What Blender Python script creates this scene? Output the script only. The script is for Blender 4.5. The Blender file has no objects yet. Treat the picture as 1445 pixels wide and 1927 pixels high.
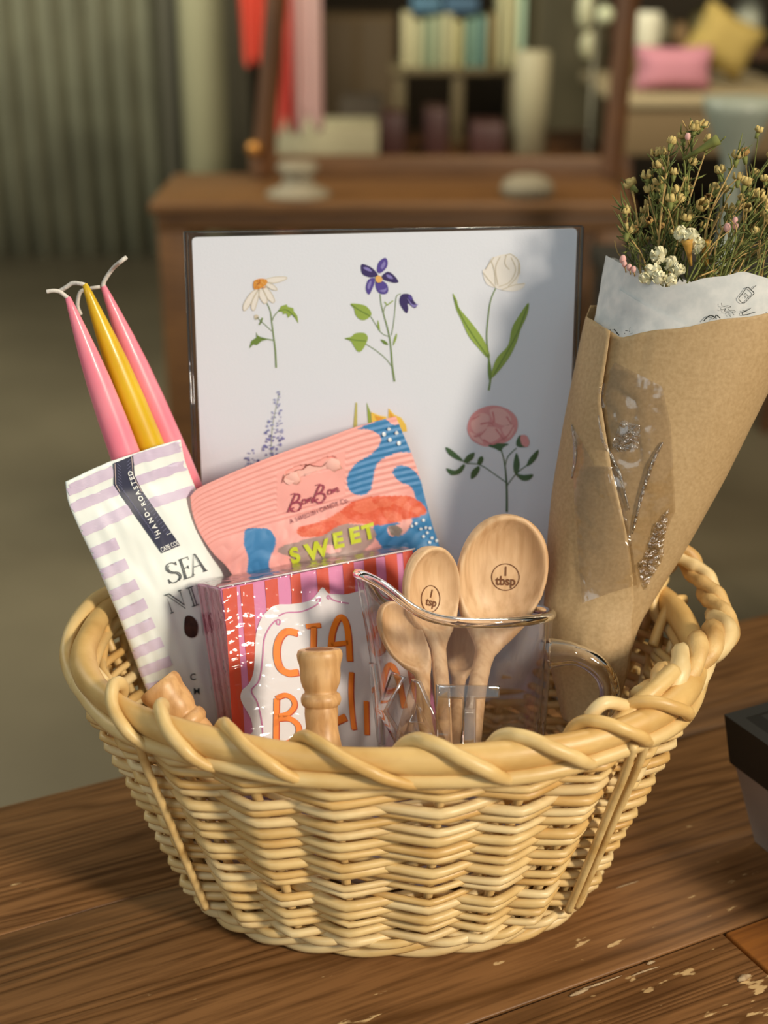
import bpy, bmesh, math, random
from math import sin, cos, pi, radians, sqrt, exp
from mathutils import Vector, Matrix, noise
from mathutils.bvhtree import BVHTree
from mathutils.geometry import tessellate_polygon
random.seed(7)
S = bpy.context.scene
COL = S.collection
# ---------------------------------------------------------------- camera, world, lights, exposure
W, H, FPX, PITCH = 1445, 1927, 2700.0, radians(22)
CAM = Vector((0.0, -0.652, 0.480))
cd = bpy.data.cameras.new('camera'); cam = bpy.data.objects.new('camera', cd); COL.objects.link(cam)
cd.sensor_fit = 'VERTICAL'; cd.sensor_height = 36; cd.lens = FPX / H * 36
cam.location = CAM; cam.rotation_euler = (pi/2 - PITCH, 0, 0)
cd.clip_start = .02; cd.clip_end = 50
cd.dof.use_dof = True; cd.dof.focus_distance = 0.70; cd.dof.aperture_fstop = 5.6
S.camera = cam
S.view_settings.view_transform = 'Standard'; S.view_settings.look = 'None'
S.view_settings.exposure = 0.0; S.view_settings.gamma = 1.0
S.view_settings.use_curve_mapping = False
S.cycles.max_bounces = 14; S.cycles.transparent_max_bounces = 24; S.cycles.transmission_bounces = 10
w = bpy.data.worlds.new('world'); S.world = w; w.use_nodes = True
bg = w.node_tree.nodes['Background']; bg.inputs[0].default_value = (0.78, 0.85, 0.81, 1); bg.inputs[1].default_value = 0.37
def area(name, loc, target, size, energy, color, sy=None):
    l = bpy.data.lights.new(name, 'AREA'); l.shape = 'RECTANGLE'; l.size = size; l.size_y = sy or size
    l.energy = energy; l.color = color
    o = bpy.data.objects.new(name, l); COL.objects.link(o); o.location = loc
    o.rotation_euler = (Vector(target) - Vector(loc)).to_track_quat('-Z', 'Y').to_euler(); return o
area('sunlit_window_light', (1.86, -1.66, 1.38), (0, 0, .15), .36, 76, (1.0, .88, .70), .50)
area('cool_fill_light', (-1.3, -2.3, 1.7), (0, 0, .1), 1.4, 13, (.80, .93, 1.0), 1.4)  # added cool fill from the front left, no door behind it
area('shop_fill_light', (.9, 1.3, 2.6), (.6, 4.0, -.1), 1.5, 105, (1.0, .88, .64), 1.2)  # added warm fill to brighten the shop goods, not a real fitting
area('left_wall_fill_light', (-2.9, 1.8, 2.2), (-1.8, 4.8, 0), 1.4, 165, (.95, .95, .80), 1.4)  # added fill that lifts the corrugated wall, no door there
# ---------------------------------------------------------------- helpers
_c, _s = cos(PITCH), sin(PITCH)
def ray(px, py):
    a = (px - W/2) / FPX; b = (H/2 - py) / FPX
    return Vector((a, _c + b*_s, -_s + b*_c))
def at(px, py, Y):
    d = ray(px, py); return CAM + d * ((Y - CAM.y) / d.y)
def atz(px, py, Z):
    d = ray(px, py); return CAM + d * ((Z - CAM.z) / d.z)
def onplane(px, py, p0, n):
    d = ray(px, py); return CAM + d * ((p0 - CAM).dot(n) / d.dot(n))
def pix(p):
    v = p - CAM; z = v.y*_c - v.z*_s; u = v.y*_s + v.z*_c
    return (W/2 + FPX*v.x/z, H/2 - FPX*u/z)
def lin(h):
    if isinstance(h, str):
        h = h.lstrip('#'); r = [int(h[i:i+2], 16)/255 for i in (0, 2, 4)]
        return tuple((c/12.92 if c <= .04045 else ((c+.055)/1.055)**2.4) for c in r)
    return h
MATS = {}
def mat(name, color='#808080', rough=.5, metal=0, color2=None, nscale=20, stretch=(1,1,1), bump=0, bscale=None, spec=.5,
        sss=0, coat=0, trans=0, ramp=(.35,.65), rot=0, vcol=False, detail=4, bdist=.001, trl=0):
    if name in MATS: return MATS[name]
    m = bpy.data.materials.new(name); m.use_nodes = True; MATS[name] = m
    nt = m.node_tree; N = nt.nodes; L = nt.links; b = N['Principled BSDF']
    c = lin(color); b.inputs['Base Color'].default_value = (*c, 1)
    b.inputs['Roughness'].default_value = rough; b.inputs['Metallic'].default_value = metal
    b.inputs['Specular IOR Level'].default_value = spec
    b.inputs['Coat Weight'].default_value = coat
    if trans: b.inputs['Transmission Weight'].default_value = trans
    if sss:
        b.inputs['Subsurface Weight'].default_value = sss; b.inputs['Subsurface Scale'].default_value = .01
        b.inputs['Subsurface Radius'].default_value = (1, .5, .4)
    tc = N.new('ShaderNodeTexCoord'); mp = N.new('ShaderNodeMapping'); L.new(tc.outputs['Object'], mp.inputs['Vector'])
    mp.inputs['Scale'].default_value = stretch; mp.inputs['Rotation'].default_value = (0, 0, rot)
    if vcol:
        vc = N.new('ShaderNodeVertexColor'); vc.layer_name = 'Col'; L.new(vc.outputs['Color'], b.inputs['Base Color'])
    if color2:
        nz = N.new('ShaderNodeTexNoise'); nz.inputs['Scale'].default_value = nscale; nz.inputs['Detail'].default_value = detail
        L.new(mp.outputs[0], nz.inputs['Vector'])
        rp = N.new('ShaderNodeValToRGB'); rp.color_ramp.elements[0].position = ramp[0]; rp.color_ramp.elements[1].position = ramp[1]
        rp.color_ramp.elements[0].color = (*c, 1); rp.color_ramp.elements[1].color = (*lin(color2), 1)
        L.new(nz.outputs['Fac'], rp.inputs[0]); L.new(rp.outputs[0], b.inputs['Base Color'])
    if bump:
        n2 = N.new('ShaderNodeTexNoise'); n2.inputs['Scale'].default_value = bscale or nscale; n2.inputs['Detail'].default_value = 5
        L.new(mp.outputs[0], n2.inputs['Vector'])
        bp = N.new('ShaderNodeBump'); bp.inputs['Strength'].default_value = bump; bp.inputs['Distance'].default_value = bdist
        L.new(n2.outputs['Fac'], bp.inputs['Height']); L.new(bp.outputs[0], b.inputs['Normal'])
    if trl:
        t = N.new('ShaderNodeBsdfTranslucent'); t.inputs[0].default_value = (*c, 1)
        mx = N.new('ShaderNodeMixShader'); mx.inputs[0].default_value = trl
        L.new(b.outputs[0], mx.inputs[1]); L.new(t.outputs[0], mx.inputs[2])
        L.new(mx.outputs[0], N['Material Output'].inputs['Surface'])
    return m
def film(name, ior=1.45, bump=.3, bscale=60, stretch=(1,1,1), tint=(1,1,1), rough=.05, boost=1.0, dist=.001):
    """clear thin plastic or glass wall: transparent with a fresnel gloss"""
    m = bpy.data.materials.new(name); m.use_nodes = True; MATS[name] = m
    nt = m.node_tree; N = nt.nodes; L = nt.links; N.remove(N['Principled BSDF'])
    t = N.new('ShaderNodeBsdfTransparent'); t.inputs[0].default_value = (*tint, 1)
    g = N.new('ShaderNodeBsdfGlossy'); g.inputs['Roughness'].default_value = rough
    lw = N.new('ShaderNodeLayerWeight'); lw.inputs[0].default_value = .5
    pw = N.new('ShaderNodeMath'); pw.operation = 'POWER'; pw.inputs[1].default_value = 5; L.new(lw.outputs['Facing'], pw.inputs[0])
    f = N.new('ShaderNodeMath'); f.operation = 'MULTIPLY_ADD'; F0 = ((ior-1)/(ior+1))**2; f.inputs[1].default_value = 1-F0; f.inputs[2].default_value = F0; L.new(pw.outputs[0], f.inputs[0])
    mu = N.new('ShaderNodeMath'); mu.operation = 'MULTIPLY'; mu.use_clamp = True; mu.inputs[1].default_value = boost
    mx = N.new('ShaderNodeMixShader')
    L.new(f.outputs[0], mu.inputs[0]); L.new(mu.outputs[0], mx.inputs[0]); L.new(t.outputs[0], mx.inputs[1]); L.new(g.outputs[0], mx.inputs[2])
    if bump:
        tc = N.new('ShaderNodeTexCoord'); mp = N.new('ShaderNodeMapping'); mp.inputs['Scale'].default_value = stretch
        nz = N.new('ShaderNodeTexNoise'); nz.inputs['Scale'].default_value = bscale; nz.inputs['Detail'].default_value = 3
        bp = N.new('ShaderNodeBump'); bp.inputs['Strength'].default_value = bump; bp.inputs['Distance'].default_value = dist
        L.new(tc.outputs['Object'], mp.inputs[0]); L.new(mp.outputs[0], nz.inputs['Vector']); L.new(nz.outputs['Fac'], bp.inputs['Height'])
        L.new(bp.outputs[0], g.inputs['Normal']); L.new(bp.outputs[0], lw.inputs['Normal'])
    L.new(mx.outputs[0], N['Material Output'].inputs['Surface'])
    return m
class MB:
    def __init__(s): s.v = []; s.f = []; s.m = []; s.mats = []; s.col = None
    def mi(s, m):
        if m not in s.mats: s.mats.append(m)
        return s.mats.index(m)
    def add(s, vs, fs, m):
        o = len(s.v); k = s.mi(m); s.v += [Vector(v) for v in vs]
        for f in fs: s.f.append(tuple(i + o for i in f)); s.m.append(k)
        return s
    def box(s, c, d, m, R=None):
        c = Vector(c); vs = []
        for x in (-.5, .5):
            for y in (-.5, .5):
                for z in (-.5, .5):
                    p = Vector((x*d[0], y*d[1], z*d[2]))
                    if R: p = R @ p
                    vs.append(c + p)
        return s.add(vs, [(0,1,3,2),(4,6,7,5),(0,4,5,1),(2,3,7,6),(0,2,6,4),(1,5,7,3)], m)
    def rbox(s, c, d, r, m, R=None, seg=2):
        b = bmesh.new(); bmesh.ops.create_cube(b, size=1)
        bmesh.ops.scale(b, vec=d, verts=b.verts)
        bmesh.ops.bevel(b, geom=list(b.edges), offset=r, segments=seg, affect='EDGES', profile=.5)
        b.verts.ensure_lookup_table()
        vs = [Vector(c) + ((R @ v.co) if R else v.co) for v in b.verts]
        fs = [[v.index for v in f.verts] for f in b.faces]; b.free()
        return s.add(vs, fs, m)
    def tube(s, pts, rad, m, sides=8, closed=False, caps=True, flat=1.0):
        n = len(pts); pts = [Vector(p) for p in pts]
        if not hasattr(rad, '__len__'): rad = [rad]*n
        vs = []; fs = []; up = None
        for i in range(n):
            a = pts[(i-1) % n] if (closed or i > 0) else pts[i]; b = pts[(i+1) % n] if (closed or i < n-1) else pts[i]
            t = (b - a).normalized() if (b-a).length > 1e-9 else Vector((0,0,1))
            if up is None:
                up = Vector((0,0,1)) if abs(t.z) < .9 else Vector((0,1,0))
            up = (up - t*up.dot(t)).normalized(); sd = t.cross(up)
            for k in range(sides):
                q = 2*pi*k/sides; vs.append(pts[i] + (sd*cos(q)*flat + up*sin(q))*rad[i])
        for i in range(n if closed else n-1):
            for k in range(sides):
                a = i*sides+k; b = i*sides+(k+1) % sides; j = ((i+1) % n)*sides
                fs.append((a, b, j+(k+1) % sides, j+k))
        if caps and not closed:
            fs.append(tuple(range(sides))[::-1]); fs.append(tuple((n-1)*sides+k for k in range(sides)))
        return s.add(vs, fs, m)
    def lathe(s, prof, c, m, axis=(0,0,1), seg=32, sq=1.0):
        ax = Vector(axis).normalized(); t = Vector((1,0,0)) if abs(ax.x) < .9 else Vector((0,1,0))
        u = (t - ax*t.dot(ax)).normalized(); w_ = ax.cross(u); c = Vector(c); vs = []; fs = []
        for r, z in prof:
            for k in range(seg):
                q = 2*pi*k/seg; vs.append(c + ax*z + (u*cos(q) + w_*sin(q)*sq)*r)
        for i in range(len(prof)-1):
            for k in range(seg):
                fs.append((i*seg+k, i*seg+(k+1) % seg, (i+1)*seg+(k+1) % seg, (i+1)*seg+k))
        fs.append(tuple(range(seg))[::-1]); fs.append(tuple((len(prof)-1)*seg+k for k in range(seg)))
        return s.add(vs, fs, m)
    def grid(s, P, m, thick=None, tm=None):
        """P[j][i] points; thick gives a back copy along the local normal and side walls"""
        nj, ni = len(P), len(P[0]); vs = [p for r in P for p in r]
        fs = [(j*ni+i, j*ni+i+1, (j+1)*ni+i+1, (j+1)*ni+i) for j in range(nj-1) for i in range(ni-1)]
        s.add(vs, fs, m)
        if thick:
            if not hasattr(thick, '__call__'): tv = Vector(thick); thick = lambda j, i: tv
            o = len(vs); bk = [P[j][i] + thick(j, i) for j in range(nj) for i in range(ni)]
            base = len(s.v) - o; s.v += bk; k = s.mi(tm or m)
            ring = [i for i in range(ni)] + [j*ni+ni-1 for j in range(1, nj)] + [(nj-1)*ni+i for i in range(ni-2, -1, -1)] + [j*ni for j in range(nj-2, 0, -1)]
            for f in fs: s.f.append(tuple(base+o+i for i in f[::-1])); s.m.append(k)
            for a in range(len(ring)):
                p, q = ring[a], ring[(a+1) % len(ring)]
                s.f.append((base+q, base+p, base+o+p, base+o+q)); s.m.append(k)
        return s
    def ball(s, c, r, m, seg=10, rings=6, sc=(1,1,1), jit=0):
        vs = []; fs = []; c = Vector(c)
        for i in range(rings+1):
            a = pi*i/rings
            for k in range(seg):
                q = 2*pi*k/seg; j_ = 1 + (random.uniform(-jit, jit) if 0 < i < rings else 0)
                vs.append(c + Vector((sin(a)*cos(q)*sc[0], sin(a)*sin(q)*sc[1], cos(a)*sc[2]))*r*j_)
        for i in range(rings):
            for k in range(seg):
                fs.append((i*seg+k, (i+1)*seg+k, (i+1)*seg+(k+1) % seg, i*seg+(k+1) % seg))
        return s.add(vs, fs, m)
    def bvh(s): return BVHTree.FromPolygons(s.v, s.f)
def build(name, mb, parent=None, base=None, smooth=True, solid=None, auto=None):
    """ONE mesh object; vertices were given in world space"""
    o0 = parent_world(parent) if parent else Vector(base or (0,0,0))
    me = bpy.data.meshes.new(name); me.from_pydata([v - o0 for v in mb.v], [], mb.f)
    for m in mb.mats: me.materials.append(m)
    me.polygons.foreach_set('material_index', mb.m)
    me.polygons.foreach_set('use_smooth', [smooth]*len(mb.f))
    if mb.col:
        a = me.color_attributes.new('Col', 'FLOAT_COLOR', 'POINT')
        a.data.foreach_set('color', [x for c in mb.col for x in (*c, 1)])
    me.validate(); me.update()
    if smooth and auto: 
        try: me.set_sharp_from_angle(angle=radians(auto))
        except Exception: pass
    o = bpy.data.objects.new(name, me); COL.objects.link(o)
    if parent: o.parent = parent
    else: o.location = o0
    if solid:
        md = o.modifiers.new('s', 'SOLIDIFY'); md.thickness = solid; md.offset = -1
    return o
def parent_world(p):
    l = Vector(p.location)
    while p.parent: p = p.parent; l += p.location
    return l
def tag(o, label=None, cat=None, group=None, kind=None):
    if label: o['label'] = label
    if cat: o['category'] = cat
    if group: o['group'] = group
    if kind: o['kind'] = kind
    return o
def thing(name, label, cat, loc=(0,0,0), group=None):
    o = bpy.data.objects.new(name, None); COL.objects.link(o); o.location = loc; o.empty_display_size = .02
    return tag(o, label, cat, group)
def spline(pts, n=8, closed=False):
    """Catmull-Rom through points of any dimension"""
    P = [Vector(p) for p in pts]; out = []; m = len(P); rng = range(m if closed else m-1)
    for i in rng:
        if closed: a, b, c, d = P[(i-1) % m], P[i], P[(i+1) % m], P[(i+2) % m]
        else: a, b, c, d = P[max(i-1,0)], P[i], P[i+1], P[min(i+2,m-1)]
        for k in range(n):
            t = k/n; out.append(.5*((2*b)+(c-a)*t+(2*a-5*b+4*c-d)*t*t+(3*b-a-3*c+d)*t**3))
    if not closed: out.append(P[-1])
    return out
def interp(tab, x):
    if x <= tab[0][0]: return tab[0][1]
    for (a, b), (c, d) in zip(tab, tab[1:]):
        if x <= c: return b + (d-b)*(x-a)/(c-a)
    return tab[-1][1]
# ---- printing on surfaces: shapes given in the photograph's frame are laid on the real surface
def refine(vs, fs, maxlen):
    b = bmesh.new(); bv = [b.verts.new((v[0], v[1], 0)) for v in vs]
    for f in fs:
        try: b.faces.new([bv[i] for i in f])
        except ValueError: pass
    for _ in range(7):
        es = [e for e in b.edges if e.calc_length() > maxlen]
        if not es: break
        bmesh.ops.subdivide_edges(b, edges=es, cuts=1); bmesh.ops.triangulate(b, faces=[f for f in b.faces if len(f.verts) > 3])
    b.verts.ensure_lookup_table(); b.verts.index_update()
    r = [(v.co.x, v.co.y) for v in b.verts], [tuple(v.index for v in f.verts) for f in b.faces]; b.free(); return r
def lay(mb, vs, fs, m, surf, off=.0004, maxlen=None):
    """surf = BVH (ray cast) or (p0, n) plane; vs are photo-frame points"""
    if maxlen: vs, fs = refine(vs, fs, maxlen)
    out = []; ok = []
    for x, y in vs:
        if isinstance(surf, tuple):
            p = onplane(x, y, *surf); n = surf[1]; out.append(p + n*off*(1 if (CAM-p).dot(n) > 0 else -1)); ok.append(True)
        else:
            d = ray(x, y).normalized(); h = surf.ray_cast(CAM, d)
            if h[0] is None: out.append(Vector()); ok.append(False)
            else:
                n = h[1] if h[1].dot(d) < 0 else -h[1]; out.append(h[0] + n*off*.5 - d*off*.5); ok.append(True)
    good = []
    for f in fs:
        if all(ok[i] for i in f):
            p = [out[i] for i in f]
            if max((p[i]-p[i-1]).length for i in range(len(p))) < .03 or isinstance(surf, tuple): 
                a, b_, c = p[0], p[1], p[2]
                if (b_-a).cross(c-a).dot(CAM-a) < 0: f = tuple(f)[::-1]
                good.append(f)
    mb.add(out, good, m)
def poly(mb, pts, m, surf, off=.0004, sm=0, maxlen=None, holes=()):
    if sm: pts = [tuple(p)[:2] for p in spline(pts, sm, True)]
    loops = [[Vector((p[0], p[1], 0)) for p in pts]] + [[Vector((p[0], p[1], 0)) for p in h] for h in holes]
    tr = tessellate_polygon(loops); vs = [(v.x, v.y) for l in loops for v in l]
    lay(mb, vs, [tuple(t) for t in tr], m, surf, off, maxlen)
def stroke(mb, pts, wd, m, surf, off=.0004, sm=6, maxlen=None, w1=None):
    P = [Vector(p[:2]) for p in (spline(pts, sm) if sm else [Vector(p) for p in pts])]; n = len(P); vs = []
    for i, p in enumerate(P):
        t = (P[min(i+1, n-1)] - P[max(i-1, 0)]); t = t.normalized() if t.length > 0 else Vector((1, 0)); nn = Vector((-t.y, t.x))
        w_ = wd if w1 is None else wd + (w1-wd)*i/(n-1)
        vs += [tuple(p + nn*w_/2), tuple(p - nn*w_/2)]
    lay(mb, vs, [(2*i, 2*i+1, 2*i+3, 2*i+2) for i in range(n-1)], m, surf, off, None)
def dot(mb, c, r, m, surf, off=.0005, n=12, ry=None):
    poly(mb, [(c[0]+r*cos(2*pi*k/n), c[1]+(ry or r)*sin(2*pi*k/n)) for k in range(n)], m, surf, off)
def text_tris(body, bold=0, shear=0, space=1.0, extrude=0, bevel=0):
    c = bpy.data.curves.new('t', 'FONT'); c.body = body; c.size = 1; c.align_x = 'CENTER'; c.offset = bold; c.shear = shear
    c.space_character = space; c.resolution_u = 4; c.extrude = extrude; c.bevel_depth = bevel
    o = bpy.data.objects.new('t', c); COL.objects.link(o); dg = bpy.context.evaluated_depsgraph_get(); dg.update()
    me = o.evaluated_get(dg).to_mesh(); vs = [v.co.copy() for v in me.vertices]; fs = [tuple(p.vertices) for p in me.polygons]
    o.evaluated_get(dg).to_mesh_clear(); bpy.data.objects.remove(o); bpy.data.curves.remove(c)
    return vs, fs
def text(mb, body, c, size, ang, m, surf, off=.0005, sx=1.0, bold=0, shear=0, space=1.0, skew=0, maxlen=None):
    """c = centre of the baseline in the photo frame, ang in degrees counter-clockwise"""
    vs, fs = text_tris(body, bold, shear, space); a = radians(ang); ca, sa = cos(a), sin(a); out = []
    for v in vs:
        x, y = v.x*size*sx + v.y*skew*size, v.y*size
        out.append((c[0] + x*ca - y*sa, c[1] - x*sa - y*ca))
    lay(mb, out, fs, m, surf, off, maxlen)
# ---------------------------------------------------------------- the setting
FZ = -0.75
M_floor = mat('polished_concrete', '#6e6450', .42, color2='#5a5140', nscale=1.4, bump=.1, bscale=30)
m = MB(); m.box((0, 2, FZ-.05), (10, 12, .1), M_floor); tag(build('floor', m, base=(0,2,FZ)), kind='structure')
M_corr = mat('corrugated_metal', '#9a9880', .55, metal=.1, color2='#86846f', nscale=3)
m = MB(); x0, x1, yw, top = -3.4, -.82, 5.2, 2.6; per = .094
P = [[Vector((x0+(x1-x0)*i/330, yw - .030*sin(2*pi*(x0+(x1-x0)*i/330)/per), z)) for i in range(331)] for z in (FZ, .9, top)]
m.grid(P, M_corr, thick=(0, .01, 0)); tag(build('wall_back_left', m, base=(x0, yw, FZ)), kind='structure')
M_wall = mat('dim_plaster', '#4c4030', .8, color2='#3a3024', nscale=2)
m = MB(); m.box((2.2, 6.9, 1.0), (7.6, .1, 3.5), M_wall); tag(build('wall_back_right', m, base=(2.2,6.9,FZ)), kind='structure')
M_pale = mat('pale_painted_pillar', '#b1ac8a', .6)
m = MB(); c = at(388, 250, 4.9); m.lathe([(.085, FZ-.0), (.085, 2.5)], (c.x, 4.9, 0), M_pale, seg=24)
tag(build('trim_1', m, base=(c.x, 4.9, FZ)), kind='structure')
M_grey = mat('grey_panel', '#6b6656', .7)
m = MB(); a = at(418, 200, 5.1); b = at(470, 200, 5.1); m.box(((a.x+b.x)/2, 5.15, .9), (b.x-a.x, .04, 3.3), M_grey)
a = at(300, 200, 5.05); b = at(345, 200, 5.05); m.box(((a.x+b.x)/2, 5.12, .9), (b.x-a.x, .03, 3.3), M_grey)
tag(build('trim_2', m, base=(a.x, 5.15, FZ)), kind='structure')
M_cl = mat('dark_ceiling', '#4a443a', .9)
m = MB(); m.box((.5, 3.9, 2.8), (9.6, 6.4, .06), M_cl); tag(build('ceiling', m, base=(.5,3.9,2.8)), kind='structure')
m = MB(); m.box((5.25, 3.9, 1.02), (.1, 6.4, 3.5), M_wall); tag(build('wall_right', m, base=(5.25,3.9,FZ)), kind='structure')
m = MB(); m.box((-4.25, 3.9, 1.02), (.1, 6.4, 3.5), M_grey); tag(build('wall_left', m, base=(-4.25,3.9,FZ)), kind='structure')
# ---------------------------------------------------------------- workbench table in front
GD = Vector((.8944, .4472, 0)); GN = Vector((-.4472, .8944, 0)); GR = radians(26.57)
def wood_mat(name, c1, c2, c3, rough=.4, rot=0, axis=0, sc=1.0, scratch=False, bump=.25, wv=14.0, dist=5.0):
    m = bpy.data.materials.new(name); m.use_nodes = True; N = m.node_tree.nodes; L = m.node_tree.links; b = N['Principled BSDF']
    tc = N.new('ShaderNodeTexCoord'); m1 = N.new('ShaderNodeMapping'); m1.inputs['Rotation'].default_value = (0, 0, -rot)
    L.new(tc.outputs['Object'], m1.inputs[0])
    mp = N.new('ShaderNodeMapping'); s = [1.0, 1.0, 1.0]; s[axis] = .06; mp.inputs['Scale'].default_value = [q*sc for q in s]
    L.new(m1.outputs[0], mp.inputs[0])
    nz = N.new('ShaderNodeTexNoise'); nz.inputs['Scale'].default_value = wv; nz.inputs['Detail'].default_value = 2; nz.inputs['Distortion'].default_value = .6
    L.new(mp.outputs[0], nz.inputs['Vector'])
    ml = N.new('ShaderNodeMath'); ml.operation = 'MULTIPLY'; ml.inputs[1].default_value = dist*3; L.new(nz.outputs['Fac'], ml.inputs[0])
    sn = N.new('ShaderNodeMath'); sn.operation = 'PINGPONG'; sn.inputs[1].default_value = 1; L.new(ml.outputs[0], sn.inputs[0])
    fine = N.new('ShaderNodeTexNoise'); fine.inputs['Scale'].default_value = 260; fine.inputs['Detail'].default_value = 4; L.new(mp.outputs[0], fine.inputs['Vector'])
    r1 = N.new('ShaderNodeValToRGB'); L.new(sn.outputs[0], r1.inputs[0])
    r1.color_ramp.elements[0].color = (*lin(c1), 1); r1.color_ramp.elements[1].color = (*lin(c2), 1)
    if scratch:
        r1.color_ramp.elements[0].color = (*lin(c2), 1); r1.color_ramp.elements[1].color = (*lin(c1), 1); e = r1.color_ramp.elements.new(.30); e.color = (*[(x*2+y)/3 for x, y in zip(lin(c1), lin(c2))], 1)
    else:
        e = r1.color_ramp.elements.new(.75); e.color = (*[(x+y)/2 for x, y in zip(lin(c1), lin(c2))], 1)
    mx = N.new('ShaderNodeMix'); mx.data_type = 'RGBA'; mx.blend_type = 'MIX'
    rr = N.new('ShaderNodeMapRange'); rr.inputs[1].default_value = .42; rr.inputs[2].default_value = .72; rr.inputs[4].default_value = .75
    L.new(fine.outputs['Fac'], rr.inputs[0]); L.new(rr.outputs[0], mx.inputs['Factor']); L.new(r1.outputs[0], mx.inputs['A']); mx.inputs['B'].default_value = (*lin(c3), 1)
    out = mx.outputs['Result']
    if scratch:
        m3 = N.new('ShaderNodeMapping'); m3.inputs['Scale'].default_value = (.35, 1, 1); L.new(m1.outputs[0], m3.inputs[0])
        sp = N.new('ShaderNodeTexNoise'); sp.inputs['Scale'].default_value = 150; sp.inputs['Detail'].default_value = 3; L.new(m3.outputs[0], sp.inputs['Vector'])
        big = N.new('ShaderNodeTexNoise'); big.inputs['Scale'].default_value = 9; L.new(m1.outputs[0], big.inputs['Vector'])
        sx = N.new('ShaderNodeSeparateXYZ'); L.new(m1.outputs[0], sx.inputs[0])
        wr = N.new('ShaderNodeMapRange'); wr.inputs[1].default_value = .21; wr.inputs[2].default_value = .02; wr.inputs[3].default_value = -.10; wr.inputs[4].default_value = .045; L.new(sx.outputs['Y'], wr.inputs[0])
        ad = N.new('ShaderNodeMath'); ad.operation = 'ADD'; L.new(sp.outputs['Fac'], ad.inputs[0]); L.new(wr.outputs[0], ad.inputs[1])
        a2 = N.new('ShaderNodeMath'); a2.operation = 'MULTIPLY_ADD'; a2.inputs[1].default_value = .25; L.new(big.outputs['Fac'], a2.inputs[0]); L.new(ad.outputs[0], a2.inputs[2])
        th = N.new('ShaderNodeMapRange'); th.inputs[1].default_value = .80; th.inputs[2].default_value = .835; L.new(a2.outputs[0], th.inputs[0])
        m4 = N.new('ShaderNodeMix'); m4.data_type = 'RGBA'; L.new(th.outputs[0], m4.inputs['Factor']); L.new(out, m4.inputs['A']); m4.inputs['B'].default_value = (*lin('#c9a878'), 1)
        out = m4.outputs['Result']
    L.new(out, b.inputs['Base Color']); b.inputs['Roughness'].default_value = rough; b.inputs['Specular IOR Level'].default_value = .22 if scratch else .5
    bp = N.new('ShaderNodeBump'); bp.inputs['Strength'].default_value = bump; bp.inputs['Distance'].default_value = .0008
    L.new(sn.outputs[0], bp.inputs['Height']); L.new(bp.outputs[0], b.inputs['Normal'])
    MATS[name] = m; return m
M_table = wood_mat('old_brown_pine', '#89603a', '#5c3c1e', '#472b14', .42, rot=GR, scratch=True, wv=9, dist=27)
M_plank2 = wood_mat('orange_pine', '#a5672c', '#8a5222', '#6f3f1a', .38, rot=GR, wv=12, dist=5)
M_crack = mat('weathered_crack', '#3a2d22', .9, color2='#8a7f70', nscale=80)
tb = thing('wooden_table', 'worn brown pine plank table under the wicker basket', 'table', (0, -.2, FZ))
m = MB(); edge = atz(0, 1518, 0).dot(GN)            # back edge of the top
seam = atz(1200, 1812, 0).dot(GN)
def plank(v0, v1, u0, u1, mt, nm, z=0, r=.0012):
    q = MB(); c = GD*((u0+u1)/2) + GN*((v0+v1)/2) + Vector((0, 0, z-.02))
    q.rbox(c, (u1-u0, v1-v0, .04), r, mt, R=Matrix.Rotation(GR, 3, 'Z')); return build(nm, q, tb)
plank(seam+.0006, seam+.165, -1.5, 1.6, M_table, 'plank')
plank(seam+.1655, edge, -1.5, 1.6, M_table, 'plank')
ub = atz(1385, 1775, 0).dot(GD)
plank(seam-.17, seam-.0006, -1.5, ub-.0008, M_table, 'plank', -.0003)
tag(plank(seam-.17, seam-.0006, ub+.0008, 1.6, M_plank2, 'plank', -.0001), 'orange plank end')
plank(seam-.42, seam-.171, -1.5, 1.6, M_table, 'plank')
for u in (-1.2, 1.3):
    for v in (edge-.06, seam-.36):
        q = MB(); c = GD*u + GN*v; q.rbox((c.x, c.y, (FZ-.04)/2-.0), (.07, .07, -FZ-.042), .004, M_table, R=Matrix.Rotation(GR, 3, 'Z')); build('leg', q, tb)
q = MB(); c = GN*(edge-.05) + GD*.05; q.rbox((c.x, c.y, -.085), (2.5, .03, .088), .003, M_table, R=Matrix.Rotation(GR, 3, 'Z')); build('apron', q, tb)
# splinters and nicks at the seam
for px, py, ln, wd in ((1130,1850,90,5),(1215,1828,60,4),(1090,1868,40,8),(1225,1812,18,7),(1400,1840,30,12),(1180,1665,52,3)):
    p = atz(px, py, 0); q = MB(); g2 = Matrix.Rotation(random.uniform(-.05,.05), 3, 'Z') @ GD; q.tube(spline([p - g2*ln/7200 + Vector((0,0,.0001)), p + GN*random.uniform(-.0006,.0006) + Vector((0,0,.0003)), p + g2*ln/7200 + Vector((0,0,.0001))], 6), [wd/7600*(.25+sin(pi*min(1, (i+.5)/12))*random.uniform(.5,1)) for i in range(13)], mat('raw_splinter', '#947a5c', .8, color2='#b59c78', nscale=300), 6); build('splinter', q, tb)
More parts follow.
